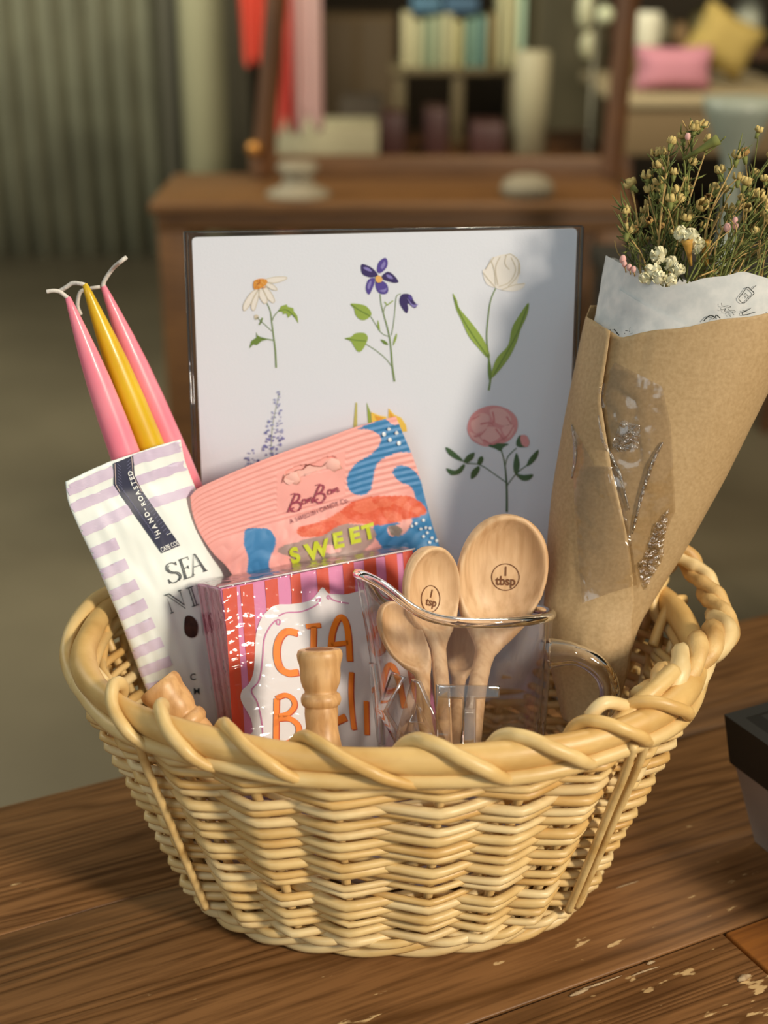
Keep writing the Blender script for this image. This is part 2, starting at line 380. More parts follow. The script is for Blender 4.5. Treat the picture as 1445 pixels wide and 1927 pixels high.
# ---------------------------------------------------------------- wicker basket
BX = .003
NS = 24; PH = radians(-8.5)   # stakes
ATAB = [(0,.097),(.012,.106),(.05,.1195),(.09,.134),(.125,.1475),(.16,.158)]
BTAB = [(0,.058),(.012,.066),(.05,.078),(.09,.090),(.125,.102),(.16,.112)]
def sp_(c, e): return (abs(c)**e)*(1 if c >= 0 else -1)
def wpt(th, z, off=0):
    e = 2/2.2 if sin(th) <= 0 else 2/2.7
    a, b = interp(ATAB, z)+off, interp(BTAB, z)+off
    if sin(th) > 0: b += .010*min(1, z/.14)*sin(th)
    return Vector((BX + a*sp_(cos(th), e), b*sp_(sin(th), e), z))
def wn(th, z):
    p = wpt(th+.01, z) - wpt(th-.01, z); return Vector((p.y, -p.x, 0)).normalized()
TH = [radians(-90) + PH + 2*pi*k/NS + (random.uniform(-.02, .02)) for k in range(NS)]
def willow(name, c, c2):
    m = mat(name, c, .42, color2=c2, nscale=38, stretch=(1,1,2.2), bump=.35, bscale=160, ramp=(.38,.72), bdist=.0005)
    return m
M_w = [willow('peeled_willow', '#e2c387', '#cda665'), willow('pale_willow', '#e7cd98', '#d6b57c'), willow('golden_willow', '#dcb674', '#c69a57')]
bk = thing('wicker_basket', 'oval peeled willow basket with rope handles full of gifts on the table', 'basket', (BX, 0, 0))
RIMZ = .1425
# stakes
for k in range(NS):
    q = MB(); th = TH[k]; pts = [wpt(th, z) for z in [.003 + i*(RIMZ-.008)/12 for i in range(13)]]
    q.tube(pts, .0024, M_w[0], 8); build('stake', q, bk)
# weavers: plain weave, alternate rows pass outside alternate stakes
rows = 33; q_rows = []
for r in range(rows):
    z0 = .0165 + r*(.1310-.0165)/(rows-1); rr = random.uniform(.0018, .0026); jz = random.uniform(-.0006, .0006); pts = []; rad = []
    sub = 8; seam_k = random.randrange(NS)
    for k in range(NS):
        a, b = TH[k], TH[(k+1) % NS] + (2*pi if k == NS-1 else 0)
        s0 = 1 if (k+r) % 2 == 0 else -1
        for i in range(sub):
            t = i/sub; th = a + (b-a)*t
            u = 1 - 2*t; u = max(-1, min(1, u*1.25)); tri = s0*u
            av = abs(1-2*t); tri = s0*(1 if t < .5 else -1)*(av if av < .80 else .80+(av-.80)*.7)
            zz = z0 + jz + .0012*sin(th*2 + r*1.7) + .0006*sin(th*5.3 + r*2.1) + .0007*noise.noise(Vector((th*4, r*3.3, 0)))
            off = (.0067)*tri/.94
            pts.append(wpt(th, zz) + wn(th, zz)*off)
            rad.append(rr*(1+.12*sin(th*3+r*.9)))
    q = MB(); q.tube(pts, rad, M_w[random.choice([0,0,0,1,1,2])], 8, closed=True); build('weaver', q, bk)
# bottom waling: three thick strands wound round each other
for s in range(3):
    pts = []
    for i in range(240):
        th = 2*pi*i/240; ph = th*NS/3 + s*2*pi/3; z = .0068
        pts.append(wpt(th, z) + wn(th, z)*(.0028*cos(ph)+.0012) + Vector((0,0,.0032*sin(ph))))
    q = MB(); q.tube(pts, .0031, M_w[1 if s else 0], 8, closed=True); build('foot_strand', q, bk)
for s in range(2):
    pts = []
    for i in range(240):
        th = 2*pi*i/240; ph = th*NS/2 + s*pi; z = .0142
        pts.append(wpt(th, z) + wn(th, z)*(.0044*cos(ph)+.0008) + Vector((0,0,.0012*sin(ph))))
    q = MB(); q.tube(pts, .0024, M_w[s], 8, closed=True); build('foot_strand', q, bk)
# base
q = MB(); P = []
for j in range(10):
    f = j/9; P.append([Vector((BX + .097*f*sp_(cos(t), .91), .059*f*sp_(sin(t), .91), .0065+.0008*sin(j*6))) for t in [2*pi*i/60 for i in range(61)]])
q.grid(P, M_w[2], thick=(0,0,-.0035)); build('woven_base', q, bk)
# rim: thick core rod with each stake end wrapped over it
def rimc(th): 
    p = wpt(th, RIMZ, .001); x = (p.x-BX)/.155
    p.z = RIMZ + .003*x*x + .0012*sin(2*th+.5); return p
q = MB(); q.tube([rimc(2*pi*i/160) for i in range(160)], [.0068+.0007*sin(i*.31) for i in range(160)], M_w[2], 14, closed=True, flat=.9); build('rim_core', q, bk)
q = MB(); q.tube([rimc(2*pi*i/160)+wn(2*pi*i/160, .14)*(.0035+.001*sin(i*.4))+Vector((0,0,-.0085)) for i in range(160)], .0038, M_w[0], 10, closed=True); build('rim_rod', q, bk)
q = MB(); q.tube([rimc(2*pi*i/160)-wn(2*pi*i/160, .14)*.0035+Vector((0,0,-.0085)) for i in range(160)], .0034, M_w[0], 8, closed=True); build('rim_rod', q, bk)
for k in range(NS):
    if k in (5, 6, 7, 17, 18, 19, 20): continue
    th0 = TH[k]; pts = []; rad = []; R0 = random.uniform(.0027, .0034)
    span = 2*pi/NS*random.uniform(1.2, 1.4); n = 22
    for i in range(n+1):
        t = i/n
        th = th0 - span*.42 + span*t + (0.10 if i == 0 else 0)*0
        ang = radians(interp([(0, 235), (.13, 160), (.27, 98), (.5, 42), (.72, 0), (.86, -40), (1.0, -78)], t))
        rr = .0074 + R0*.62
        p = rimc(th) + wn(th, .14)*cos(ang)*rr*1.0 + Vector((0,0,sin(ang)*rr))
        if t > .85: p += Vector((0,0,-.0012))*(t-.85)/.15 + wn(th,.14)*.0015*(t-.85)/.15
        pts.append(p); rad.append(R0*(1 if t < .75 else 1-.35*(t-.75)/.25))
    q = MB(); q.tube(spline(pts, 2), [rad[min(i//2, n)] for i in range(2*n+1)], M_w[random.choice([0,2,2])], 10, flat=1.15); build('rim_wrap', q, bk)
# extra outer rods that slant down outside at the front corners
def rod(pts, r, nm='side_rod', mt=None, n=6):
    q = MB(); q.tube(spline([Vector(p) for p in pts], n), r, mt or M_w[0], 8); build(nm, q, bk)
for (x_, sgn) in ((radians(-141), 1), (radians(-38), -1), (radians(-41.5), -1)):
    rod([wpt(x_ + sgn*.12*(1-i/6), .138-.118*i/6, .0088) for i in range(7)], .0022)
# right handle: three strands twisted into a rope
def rope(cl, r, R_, turns, ns, nm, mts, sides=9, rtab=None):
    C = spline(cl, 14); n = len(C); tot = [0]
    for i in range(1, n): tot.append(tot[-1] + (C[i]-C[i-1]).length)
    for s in range(ns):
        pts = []; up = Vector((0,0,1)); rad = []
        for i in range(n):
            t = (C[min(i+1,n-1)]-C[max(i-1,0)]).normalized(); up = (up - t*up.dot(t)).normalized(); sd = t.cross(up)
            a = 2*pi*(turns*tot[i]/tot[-1] + s/ns); k = 1 if rtab is None else interp(rtab, tot[i]/tot[-1])
            pts.append(C[i] + (up*sin(a) + sd*cos(a))*R_*k); rad.append(r*k*(1+.1*sin(i*.7+s*2)))
        q = MB(); q.tube(pts, rad, mts[s % len(mts)], sides); build(nm, q, bk)
M_rope = mat('split_willow', '#e0bb7c', .5, color2='#b98a4c', nscale=60, stretch=(1,1,1), bump=.9, bscale=120, ramp=(.3,.75), bdist=.0012)
hp = [at(1225,1110,.066), at(1268,1040,.060), at(1308,1072,.052), at(1334,1112,.038), at(1352,1152,.020), at(1358,1192,-.002), at(1318,1222,-.024), at(1268,1270,-.045), at(1215,1322,-.060)]
rope(hp, .0042, .0040, 3.4, 3, 'handle_strand', [M_rope, M_w[1], M_rope], rtab=[(0,.75),(.45,.95),(.62,1.25),(1,1.1)])
rod([at(1352,1180,-.004), at(1330,1262,-.03), at(1292,1322,-.045), at(1262,1345,-.058), at(1200,1335,-.068), at(1140,1322,-.078), at(1108,1350,-.080)], .0032, 'handle_strand', M_w[1])
rod([at(1150,1375,-.082), at(1195,1330,-.070), at(1240,1290,-.060), at(1268,1262,-.05)], .0042, 'handle_strand', M_w[0])
rod([at(1228,1215,.02), at(1248,1160,.03), at(1270,1132,.036), at(1288,1128,.04)], .0028, 'handle_strand', M_w[2])
# left handle: strands bowing out round the rim
hl = [at(228,1105,.050), at(178,1130,.035), at(138,1180,.012), at(126,1235,-.010), at(146,1290,-.03), at(186,1330,-.045), at(240,1365,-.056), at(330,1402,-.068)]
rod(hl, .0038, 'handle_strand', M_w[0], 10)
rod([at(196,1285,-.030), at(168,1258,-.022), at(162,1290,-.034), at(182,1330,-.050), at(230,1372,-.062), at(300,1412,-.072)], .0033, 'handle_strand', M_w[1], 10)
rod([at(216,1370,-.040), at(186,1362,-.034)], .0026, 'handle_strand', M_w[1])
rod([at(205,1150,.034), at(196,1210,.018), at(188,1290,-.006)], .0026, 'handle_strand', M_w[2])
# ---------------------------------------------------------------- crumpled tissue filling
M_tis = mat('lavender_tissue', '#cfc4d6', .7, bump=.3, bscale=40)
q = MB(); P = []
for j in range(26):
    f = j/25; row = []
    for i in range(73):
        t = 2*pi*i/72; a, b = .116, .071; x = a*f*sp_(cos(t), .9); y = b*f*sp_(sin(t), .9)
        zz = .056 + .012*noise.noise(Vector((x*40, y*40, 3))) + .006*noise.noise(Vector((x*110, y*110, 9))) - .016*f**8
        k = 1 - .14*f**8*1.0
        row.append(Vector((BX + x*k, y*k, zz)))
    P.append(row)
q.grid(P, M_tis); tag(build('tissue_paper', q, base=(BX,0,.02), solid=.0006), 'crumpled pale lavender tissue paper filling the bottom of the basket', 'tissue paper')
# ---------------------------------------------------------------- flat goods: helper planes
def plane(px, py, Y, yaw, lean):
    """plane facing the camera side; yaw turns its left edge nearer, lean tips its top back"""
    p0 = at(px, py, Y); ya, le = radians(yaw), radians(lean)
    h = Vector((sin(ya), -cos(ya), 0)); n = h*cos(le) + Vector((0,0,1))*sin(le); return p0, n.normalized()
def coons(T, B, L, R, ni, nj):
    """boundaries as photo-frame polylines -> nj x ni frame points"""
    def res(pl, n, sm=True):
        P = spline([Vector(p) for p in pl], 16) if (sm and len(pl) > 2) else [Vector(p) for p in pl]
        d = [0]
        for a, b in zip(P, P[1:]): d.append(d[-1] + (b-a).length)
        out = []; k = 0
        for i in range(n):
            t = d[-1]*i/(n-1)
            while k < len(d)-2 and d[k+1] < t: k += 1
            f = (t-d[k])/max(1e-9, d[k+1]-d[k]); out.append(P[k].lerp(P[k+1], min(1, f)))
        return out
    t, b, l, r = res(T, ni), res(B, ni), res(L, nj), res(R, nj); G = []
    for j in range(nj):
        v = j/(nj-1); row = []
        for i in range(ni):
            u = i/(ni-1)
            row.append(t[i]*(1-v) + b[i]*v + l[j]*(1-u) + r[j]*u - (t[0]*(1-u)*(1-v) + t[-1]*u*(1-v) + b[0]*(1-u)*v + b[-1]*u*v))
        G.append(row)
    return G
def flatmat(name, c, r=.6, **k): return mat(name, c, r, **k)
# ---------------------------------------------------------------- botanical print in a clear sleeve
CP = plane(722, 435, .1115, 0, 7.5)
M_card = mat('cotton_card', '#e6e9f1', .65, bump=.25, bscale=900, bdist=.0003)
cdt = thing('botanical_print', 'white card of painted flowers in a clear sleeve behind the candy bag', 'art print', onplane(722, 1320, *CP))
def sheet(corners, P, th, mt, nm, par, rr=8):
    q = MB(); pts = []
    n = len(corners)
    for i, c in enumerate(corners):
        a, b = Vector(corners[i-1]), Vector(corners[(i+1) % n]); c = Vector(c)
        for k in range(5):
            t = k/4; u = c + (a-c).normalized()*rr; v = c + (b-c).normalized()*rr
            pts.append(u*(1-t)**2 + c*2*t*(1-t) + v*t*t)
    F = [onplane(p.x, p.y, *P) for p in pts]; o = len(F); vs = F + [p - P[1]*th for p in F]
    fs = [tuple(range(o))[::-1], tuple(range(o, 2*o))] + [(i, (i+1) % o, (i+1) % o + o, i+o) for i in range(o)]
    q.add(vs, fs, mt); return q
q = sheet([(361,447),(1086,430),(1053,1320),(396,1320)], CP, .003, M_card, '', None)
# painted flowers
G1, G2, G3, G4 = flatmat('leaf_green', '#98b048'), flatmat('leaf_shade', '#6f8a35'), flatmat('stem_green', '#7d9455'), flatmat('deep_leaf', '#3f6134')
V1, V2, V3 = flatmat('violet_dark', '#352463'), flatmat('violet_mid', '#55439a'), flatmat('violet_light', '#8c82c4')
CR, CR2, OR1, OR2 = flatmat('petal_cream', '#f1ebe2'), flatmat('petal_line', '#d6cbb4'), flatmat('daisy_orange', '#e39a35'), flatmat('daisy_gold', '#f0b963')
RS1, RS2, RS3 = flatmat('peony_rose', '#e59a9a'), flatmat('peony_pink', '#efb7b2'), flatmat('peony_deep', '#d98385')
L_ = lambda pts, m_, sm=5, off=.0003: poly(q, pts, m_, CP, off, sm)
K_ = lambda pts, wd, m_, w1=None, off=.0003: stroke(q, pts, wd, m_, CP, off, 6, None, w1)
def crop(x0, y0, f, pts): return [(x0+x/f, y0+y/f) for x, y in pts]
c8 = lambda *p: crop(440, 460, 3.803, p)      # first two flowers
for pp in (((190,300),(120,350),(70,430),(75,475),(110,440),(150,370)), ((185,310),(140,380),(125,450),(145,472),(165,420),(180,360)),
           ((185,300),(180,360),(215,420),(240,405),(225,350)), ((200,290),(230,370),(275,415),(292,400),(270,350),(230,300)),
           ((215,280),(270,320),(310,325),(290,295),(250,275)), ((220,262),(290,275),(370,250),(372,232),(300,232),(240,245))):
    L_(c8(*pp), CR, 4); K_(c8(*pp, pp[0]), 1.3, CR2, None, .0004)
L_(c8((140,300),(145,262),(180,245),(228,248),(240,272),(215,300),(180,318),(150,322)), OR1, 3, .0005)
for i in range(26): dot(q, c8((150+random.random()*80, 252+random.random()*60))[0], 1.3, OR2 if i % 2 else flatmat('daisy_rust', '#c9772a'), CP, .0007, 6)
K_(c8((238,420),(262,480),(272,560),(285,660),(297,760),(303,882)), 1.6, G3, 3.2)
K_(c8((275,545),(290,510),(325,470)), 1.5, G3); K_(c8((272,620),(230,580),(190,545),(165,520)), 1.2, G3); K_(c8((285,685),(230,675),(190,665)), 2, G3)
L_(c8((315,480),(340,440),(380,428),(385,445),(425,455),(430,480),(455,510),(462,565),(440,530),(415,500),(388,525),(378,495),(350,500),(350,482)), G1, 0)
K_(c8((320,476),(380,468),(440,520)), 1.2, G2, None, .0005)
L_(c8((240,680),(200,665),(170,650),(160,625),(162,665),(125,690),(110,745),(140,715),(165,720),(200,690)), G2, 0)
L_(c8((145,510),(165,500),(178,520),(165,538),(148,530)), CR2, 3); K_(c8((150,535),(172,525),(178,518)), 2, G2); K_(c8((190,560),(205,525)), 3, G2); K_(c8((180,575),(200,550)), 2.4, G2)
# violet columbine
for pp, mm in ((((1030,215),(985,165),(920,140),(910,175),(925,215),(975,235),(1015,230)), V1), (((1025,190),(1035,130),(1080,95),(1100,120),(1095,160),(1070,190),(1045,205)), V2),
               (((1060,225),(1100,195),(1140,215),(1178,265),(1150,275),(1110,265),(1070,250)), V1), (((1005,240),(965,250),(945,300),(950,340),(968,358),(985,330),(1005,280)), V2),
               (((1015,265),(1020,320),(1045,350),(1085,355),(1105,330),(1095,285),(1060,260)), V2)):
    L_(c8(*pp), mm, 4)
for pp in (((925,165),(960,165),(990,195),(950,185)), ((1050,160),(1075,120),(1085,140),(1065,175)), ((955,300),(975,260),(985,270),(968,320)), ((1040,330),(1080,340),(1095,310),(1075,320)), ((1090,215),(1120,220),(1140,245),(1105,240))):
    L_(c8(*pp), V3, 3, .0005)
L_(c8((1015,250),(1015,232),(1035,220),(1058,235),(1060,262),(1040,272),(1022,268)), OR2, 3, .0007)
L_(c8((1200,360),(1185,400),(1195,440),(1235,492),(1248,460),(1245,420),(1290,455),(1310,435),(1285,400),(1270,365),(1235,352)), V1, 3)
L_(c8((1240,380),(1280,430),(1320,425),(1290,450),(1262,425)), V3, 3, .0005); L_(c8((1245,372),(1262,362),(1280,385),(1265,400)), V2, 3, .0005)
K_(c8((1047,355),(1055,430),(1075,510),(1100,600),(1118,690),(1128,790),(1135,880),(1150,980)), 1.5, G3, 3.6)
K_(c8((1195,352),(1165,370),(1155,440),(1145,550),(1128,650)), 1.2, G3); K_(c8((1070,490),(1080,450),(1095,430)), 1.2, G3)
K_(c8((1135,880),(1090,820),(1020,760),(945,712)), 1.3, G3); K_(c8((1118,662),(1060,635),(1020,580),(980,515)), 1.2, G3)
L_(c8((835,425),(890,425),(945,440),(980,480),(980,510),(940,540),(900,535),(870,500),(860,460)), G1, 4); K_(c8((840,428),(900,470),(975,510)), 1.4, G2, None, .0005)
L_(c8((792,672),(840,660),(870,635),(930,632),(958,660),(950,700),(915,760),(885,765),(855,720),(835,690)), G1, 4); K_(c8((800,672),(880,685),(945,690)), 1.4, G2, None, .0005)
L_(c8((1030,540),(1042,580),(1045,620),(1030,600)), G1, 3); L_(c8((1050,680),(1085,690),(1105,718),(1075,712)), G2, 3); L_(c8((1165,635),(1165,670),(1140,725),(1145,680)), G1, 3)
K_(c8((1078,410),(1100,435)), 2, G1); K_(c8((1100,432),(1140,402)), 2, G1)
# white tulip
c5 = lambda *p: crop(700, 420, 3.441, p)
L_(c5((800,420),(740,390),(715,310),(740,290),(770,230),(800,215),(860,200),(920,210),(955,250),(958,320),(940,390),(990,385),(975,420),(920,440),(850,435)), CR, 4)
for pp in (((770,240),(790,300),(800,400)), ((830,215),(800,290),(815,400)), ((870,205),(860,260),(890,300)), ((900,220),(930,300),(890,380),(820,410)), ((720,320),(760,370),(800,415)), ((950,260),(940,340),(880,410)), ((840,430),(920,400),(985,390)), ((860,210),(900,200),(950,250),(955,330)), ((735,300),(760,260),(790,220))):
    K_(c5(*pp), 1.5, CR2, None, .0005)
K_(c5((802,418),(768,500),(750,620),(742,740),(755,870),(768,960),(765,1020),(755,1082)), 1.8, G3, 3.8)
L_(c5((523,455),(550,500),(565,550),(640,640),(720,750),(762,850),(748,872),(690,810),(625,730),(580,630),(545,555)), G1, 4); K_(c5((530,480),(600,640),(750,865)), 1.6, G2, None, .0005)
L_(c5((1012,515),(1005,590),(960,690),(935,770),(880,880),(780,1000),(775,960),(810,870),(880,790),(905,680),(950,600)), G1, 4); K_(c5((1008,530),(930,730),(785,985)), 1.8, G2, None, .0005)
L_(c5((755,870),(768,920),(775,1000),(760,1020),(750,960)), G2, 3, .0004)
# peony
L_(c5((640,1395),(615,1330),(640,1250),(700,1200),(790,1180),(880,1205),(935,1260),(940,1330),(905,1390),(850,1425),(740,1445),(680,1425)), RS1, 5)
for pp, mm in ((((640,1290),(700,1230),(760,1250),(740,1320),(670,1360)), RS2), (((760,1210),(840,1200),(900,1260),(880,1310),(800,1290)), RS2), (((700,1380),(740,1320),(820,1330),(830,1380),(760,1420)), RS2), (((840,1330),(900,1300),(920,1340),(880,1390)), RS2), (((630,1350),(660,1400),(720,1430),(690,1380)), RS2)):
    L_(c5(*pp), mm, 4, .0005)
for pp in (((780,1220),(790,1280),(770,1290)), ((700,1300),(760,1290),(790,1310)), ((660,1380),(700,1370),(740,1330)), ((840,1400),(880,1370),(915,1310)), ((720,1400),(780,1430),(840,1400)), ((650,1270),(700,1240)), ((870,1250),(900,1300)), ((800,1330),(830,1370),(860,1410))):
    K_(c5(*pp), 3.4, RS3, 1.2, .0007)
K_(c5((830,1450),(855,1540),(868,1650),(872,1760),(872,1870)), 2, G4, 4.2)
K_(c5((862,1570),(880,1510),(935,1455)), 1.8, G4); K_(c5((870,1680),(800,1630),(700,1565),(610,1555)), 1.8, G4); K_(c5((872,1700),(930,1625),(1010,1560)), 1.8, G4)
for pp in (((475,1450),(520,1470),(590,1535),(560,1535),(500,1500)), ((590,1545),(620,1500),(662,1485),(655,1520),(620,1550)), ((480,1585),(540,1600),(590,1560),(600,1575),(570,1620),(510,1630)), ((680,1560),(690,1520),(712,1508),(720,1530),(705,1560)),
           ((640,1655),(645,1605),(690,1570),(695,1600),(670,1640)), ((935,1485),(955,1560),(940,1625),(918,1610),(915,1550)), ((1075,1465),(1070,1510),(1035,1555),(1000,1572),(1020,1520)), ((925,1620),(980,1630),(1042,1625),(1020,1660),(970,1665)),
           ((750,1440),(800,1425),(850,1425),(885,1430),(850,1450),(830,1475),(800,1460)), ((935,1405),(960,1370),(975,1420),(1010,1445),(960,1450),(935,1440))):
    L_(c5(*pp), G4, 3, .0004)
L_(c5((960,1375),(1000,1375),(1018,1420),(1000,1448),(968,1430)), RS1, 3, .0006)
# larkspur and daffodil, partly hidden
LV = [flatmat('larkspur_blue', '#a9add2'), flatmat('larkspur_violet', '#8486bd'), flatmat('larkspur_deep', '#5c609f')]
K_([(527,735),(515,790),(511,830),(512,900)], 1, flatmat('pale_stem', '#b7bfa8'), 2)
for i in range(120):
    t = random.random()**.75; y = 735 + t*150; wd = 4 + 26*t; x = 524 - 14*t + random.uniform(-wd, wd); r = 1.2 + 2.6*t*random.random()
    dot(q, (x, y), r, LV[min(2, int(random.random()*1.4 + t*1.5))], CP, .0004+.0001*(i % 4), 7, r*random.uniform(.7, 1.3))
for i in range(22): dot(q, (470+random.uniform(-9, 9), 845+random.random()*45), random.uniform(1.2, 2.4), LV[i % 3], CP, .0004+.0001*(i % 3), 6)
L_([(669,757),(672,758),(672,800),(668,812),(664,812)], flatmat('daffodil_stalk', '#c5bf6a'), 0); L_([(690,757),(697,775),(699,800),(693,800)], G1, 0)
DY, DO = flatmat('daffodil_yellow', '#f3cf55'), flatmat('daffodil_orange', '#eaa63a')
L_([(698,775),(715,782),(728,784),(720,800),(700,800)], DY, 0); L_([(731,768),(742,780),(755,786),(764,800),(766,812),(740,812),(730,800)], DY, 0); L_([(705,782),(722,786),(712,795)], DO, 0, .0005); L_([(733,775),(745,788),(736,794)], DO, 0, .0005)
build('print_card', q, cdt, smooth=False)
M_film = film('sleeve_film', 1.45, .25, 16, tint=(.97,.97,.98), rough=.04, boost=1.0, dist=.002)
M_seam = film('sleeve_seam', 1.6, .8, 60, tint=(.55,.53,.5), rough=.08, boost=2.5)
SP = (CP[0] + CP[1]*.0012, CP[1])
sl = sheet([(345,436),(1098,425),(1063,1328),(383,1328)], SP, .0056, M_film, '', None, 4)
build('clear_sleeve', sl, cdt, smooth=False)
q = MB()
for a, b, r in (((346,437),(379,1258),.0007), ((352,440),(384,1258),.0004), ((1097,427),(1067,1258),.0008), ((1090,431),(1062,1258),.0004), ((346,437),(1097,426),.0005)):
    q.tube([onplane(*a, *SP) - CP[1]*.002, onplane(*b, *SP) - CP[1]*.002], r, M_seam, 6)
build('sleeve_seam', q, cdt)
# ---------------------------------------------------------------- taper candles
def wax(n, c, c2): return mat(n, c, .34, color2=c2, nscale=30, sss=.25, coat=.15)
W_pink, W_yel = wax('pink_wax', '#f893a3', '#f5859a'), wax('yellow_wax', '#dcb81a', '#d2aa10')
M_wick = mat('cotton_wick', '#ded6cc', .9, bump=.6, bscale=600)
def candle(top, low, Yt, Yl, mt, lab, wick):
    a = at(*top, Yt); b = at(*low, Yl); ax = (b-a).normalized(); ln = (b-a).length; r0 = .0082
    o = thing('taper_candle', lab, 'candle', b + ax*.06, 'taper candles in the basket')
    prof = [(.0004,0),(.0014,.0006),(.0022,.006),(.0034,.016),(.0050,.030),(.0063,.045),(.0073,.065),(r0,.10),(r0,ln+.06)]
    q = MB(); q.lathe([(r, z) for r, z in prof], a, mt, axis=ax, seg=28); build('wax_body', q, o)
    q = MB(); q.tube(spline([at(*p) for p in wick], 6), .0011, M_wick, 7); build('wick', q, o); return o
candle((127,558), (240,868), .060, .052, W_pink, 'pink taper candle leftmost of the three, white wick bent left', [(127,560,.060),(122,556,.060),(112,549,.060),(100,547,.060),(88,549,.060)])
candle((159,533), (283,845), .072, .066, W_yel, 'yellow taper candle standing between two pink ones', [(160,536,.072),(152,534,.072),(137,533,.074),(124,541,.075),(112,548,.076)])
candle((194,537), (318,835), .085, .080, W_pink, 'pink taper candle rightmost of the three, wick bent up right', [(194,540,.085),(197,528,.085),(212,506,.083),(226,493,.074),(238,484,.075)])
q = MB(); q.tube(spline([at(188,540,.082), at(180,541,.082), at(160,545,.084), at(150,552,.085), at(146,575,.086), at(152,592,.087)], 6), .0010, M_wick, 7)
tag(build('candle_wick', q, base=at(152,592,.084)), 'loose cream wick looped behind the yellow candle tip', 'wick')
# clear wrap strip and pink edge beside the bag
q = MB(); q.grid([[at(297,745,.078), at(305,745,.078)], [at(350,880,.074), at(362,880,.074)], [at(372,915,.072), at(380,915,.072)]], mat('wrap_edge', '#9fb4bd', .25, trl=.5))
q.v[0] = at(300,760,.078)
# ---------------------------------------------------------------- nut bag
NPl = plane(260, 1000, .031, 30, 8)
NT = [(124,907),(180,880),(214,866),(256,852),(300,838),(340,827)]
NL = [(124,907),(128,940),(138,968),(152,1000),(185,1070),(220,1150),(252,1235),(280,1308),(303,1355)]
NR = [(340,827),(352,870),(372,915),(392,960),(415,1010),(440,1070),(470,1180),(495,1280),(505,1355)]
NB = [(303,1355),(400,1358),(505,1355)]
M_bag = mat('white_matte_film', '#edf3ef', .42, bump=.25, bscale=14, bdist=.003)
G = coons(NT, NB, NL, NR, 60, 90); P = []
for j, row in enumerate(G):
    v = j/89; R_ = []
    for i, p in enumerate(row):
        u = i/59; b_ = (.001 + .0065*min(1, max(0, (v-.12))/.45)**.8) * (sin(pi*min(1, u*1.0))**.55 if 0 < u < 1 else 0)
        wr = .0012*noise.noise(Vector((u*5, v*7, 1)))*min(1, v*4) + .0006*noise.noise(Vector((u*14, v*9, 5)))
        w0 = onplane(p.x, p.y, *NPl); R_.append(w0 + NPl[1]*(b_+wr) - NPl[1]*.010*max(0, (u-.80)/.2)**1.5*min(1, v*3))
    P.append(R_)
nb = thing('nut_bag', 'white pouch with lavender stripes and navy band, leaning in front of the candles', 'snack bag', onplane(400, 1400, *NPl))
q = MB(); q.grid(P, M_bag, thick=lambda j, i: -NPl[1]*(.0012 + .006*min(1, max(0, j/89-.12)/.5)*sin(pi*i/59))); q.v = q.v
BV = q.bvh()
M_lav, M_navy, M_ink, M_pinkl, M_white = mat('lavender_print', '#cdbcd6', .5, color2='#d8cbe0', nscale=50), mat('navy_print', '#262b47', .45), mat('dark_ink', '#26343a', .5), mat('pale_line', '#c9b6b4', .5), mat('white_print', '#eef0ee', .5)
M_choc, M_hatch = mat('chocolate_print', '#2f1a16', .5, color2='#4a2c22', nscale=300), mat('hatch_print', '#6a6c8f', .5)
def wav(a, b, th, amp=2.0, n=14):
    a, b = Vector(a), Vector(b); d = b-a; nn = Vector((-d.y, d.x)).normalized(); U = []; D = []; s = random.random()*50
    for i in range(n+1):
        t = i/n; p = a + d*t + nn*(-4*sin(pi*t)*0)
        U.append(p - nn*(th/2 + amp*noise.noise(Vector((t*6+s, 0, 0))))); D.append(p + nn*(th/2 + amp*noise.noise(Vector((t*6+s, 7, 0)))))
    return [tuple(p) for p in U + D[::-1]]
def stripe(a, b, th, amp=2.5): poly(q, wav(a, b, th, amp), M_lav, BV, .0004, 0, 10)
def stripe3(a, mid, b, th):
    A = wav(a, mid, th, 2.2); B = wav(mid, b, th, 2.2); n = 15
    poly(q, A[:n] + B[1:n] + B[n:-1] + A[n:], M_lav, BV, .0004, 0, 10)
# full stripes at the top run both sides of the band, then short ones down the left edge
stripe((127,924),(214,886),21); stripe((131,958),(222,921),20); stripe((142,1006),(245,958),22)
stripe((250,866),(346,838),20); stripe((258,905),(356,872),19); stripe((281,948),(378,918),19)
for a, b, th in (((165,1046),(221,1022),22), ((182,1086),(239,1060),21), ((201,1126),(258,1099),21), ((218,1162),(275,1135),21), ((234,1197),(289,1171),21), ((249,1232),(305,1207),20), ((263,1266),(321,1243),19), ((275,1296),(337,1280),18)):
    stripe(a, b, th, 1.6)
for y in (962, 1006, 1048, 1084): stripe((397+(y-962)*.36, y+6), (436+(y-962)*.36, y-8), 21, 1.2)
band = [(214,871),(247,856),(251,893),(253,903),(280,948),(339,1026),(304,1041),(233,941),(216,913)]
band = [(213,872),(250,857),(253,896),(268,925),(339,1026),(304,1041),(222,925),(214,912)]
poly(q, band, M_navy, BV, .0007, 0, 12)
stroke(q, [(216,872),(217,911),(225,926),(305,1037),(335,1024),(266,925),(250,896),(247,858)], 1.3, M_pinkl, BV, .0010, 0)
for i in range(24):
    t = i/23; y = 872+t*135
    lx = interp([(872,220),(912,222),(1010,291)], y); rx = interp([(860,244),(896,248),(1003,318)], y-6)
    dy = 9
    stroke(q, [(lx, y), (lx+6.5+2*t, y+dy*.7)] if t < 2 else [], .9, M_hatch, BV, .0010, 0); stroke(q, [(rx, y-8), (rx-6.5, y-2)], .9, M_hatch, BV, .0010, 0)
stroke(q, [(291,1014),(300,1010)], 1.2, M_white, BV, .0011, 0); stroke(q, [(313,1006),(322,1002)], 1.2, M_white, BV, .0011, 0)
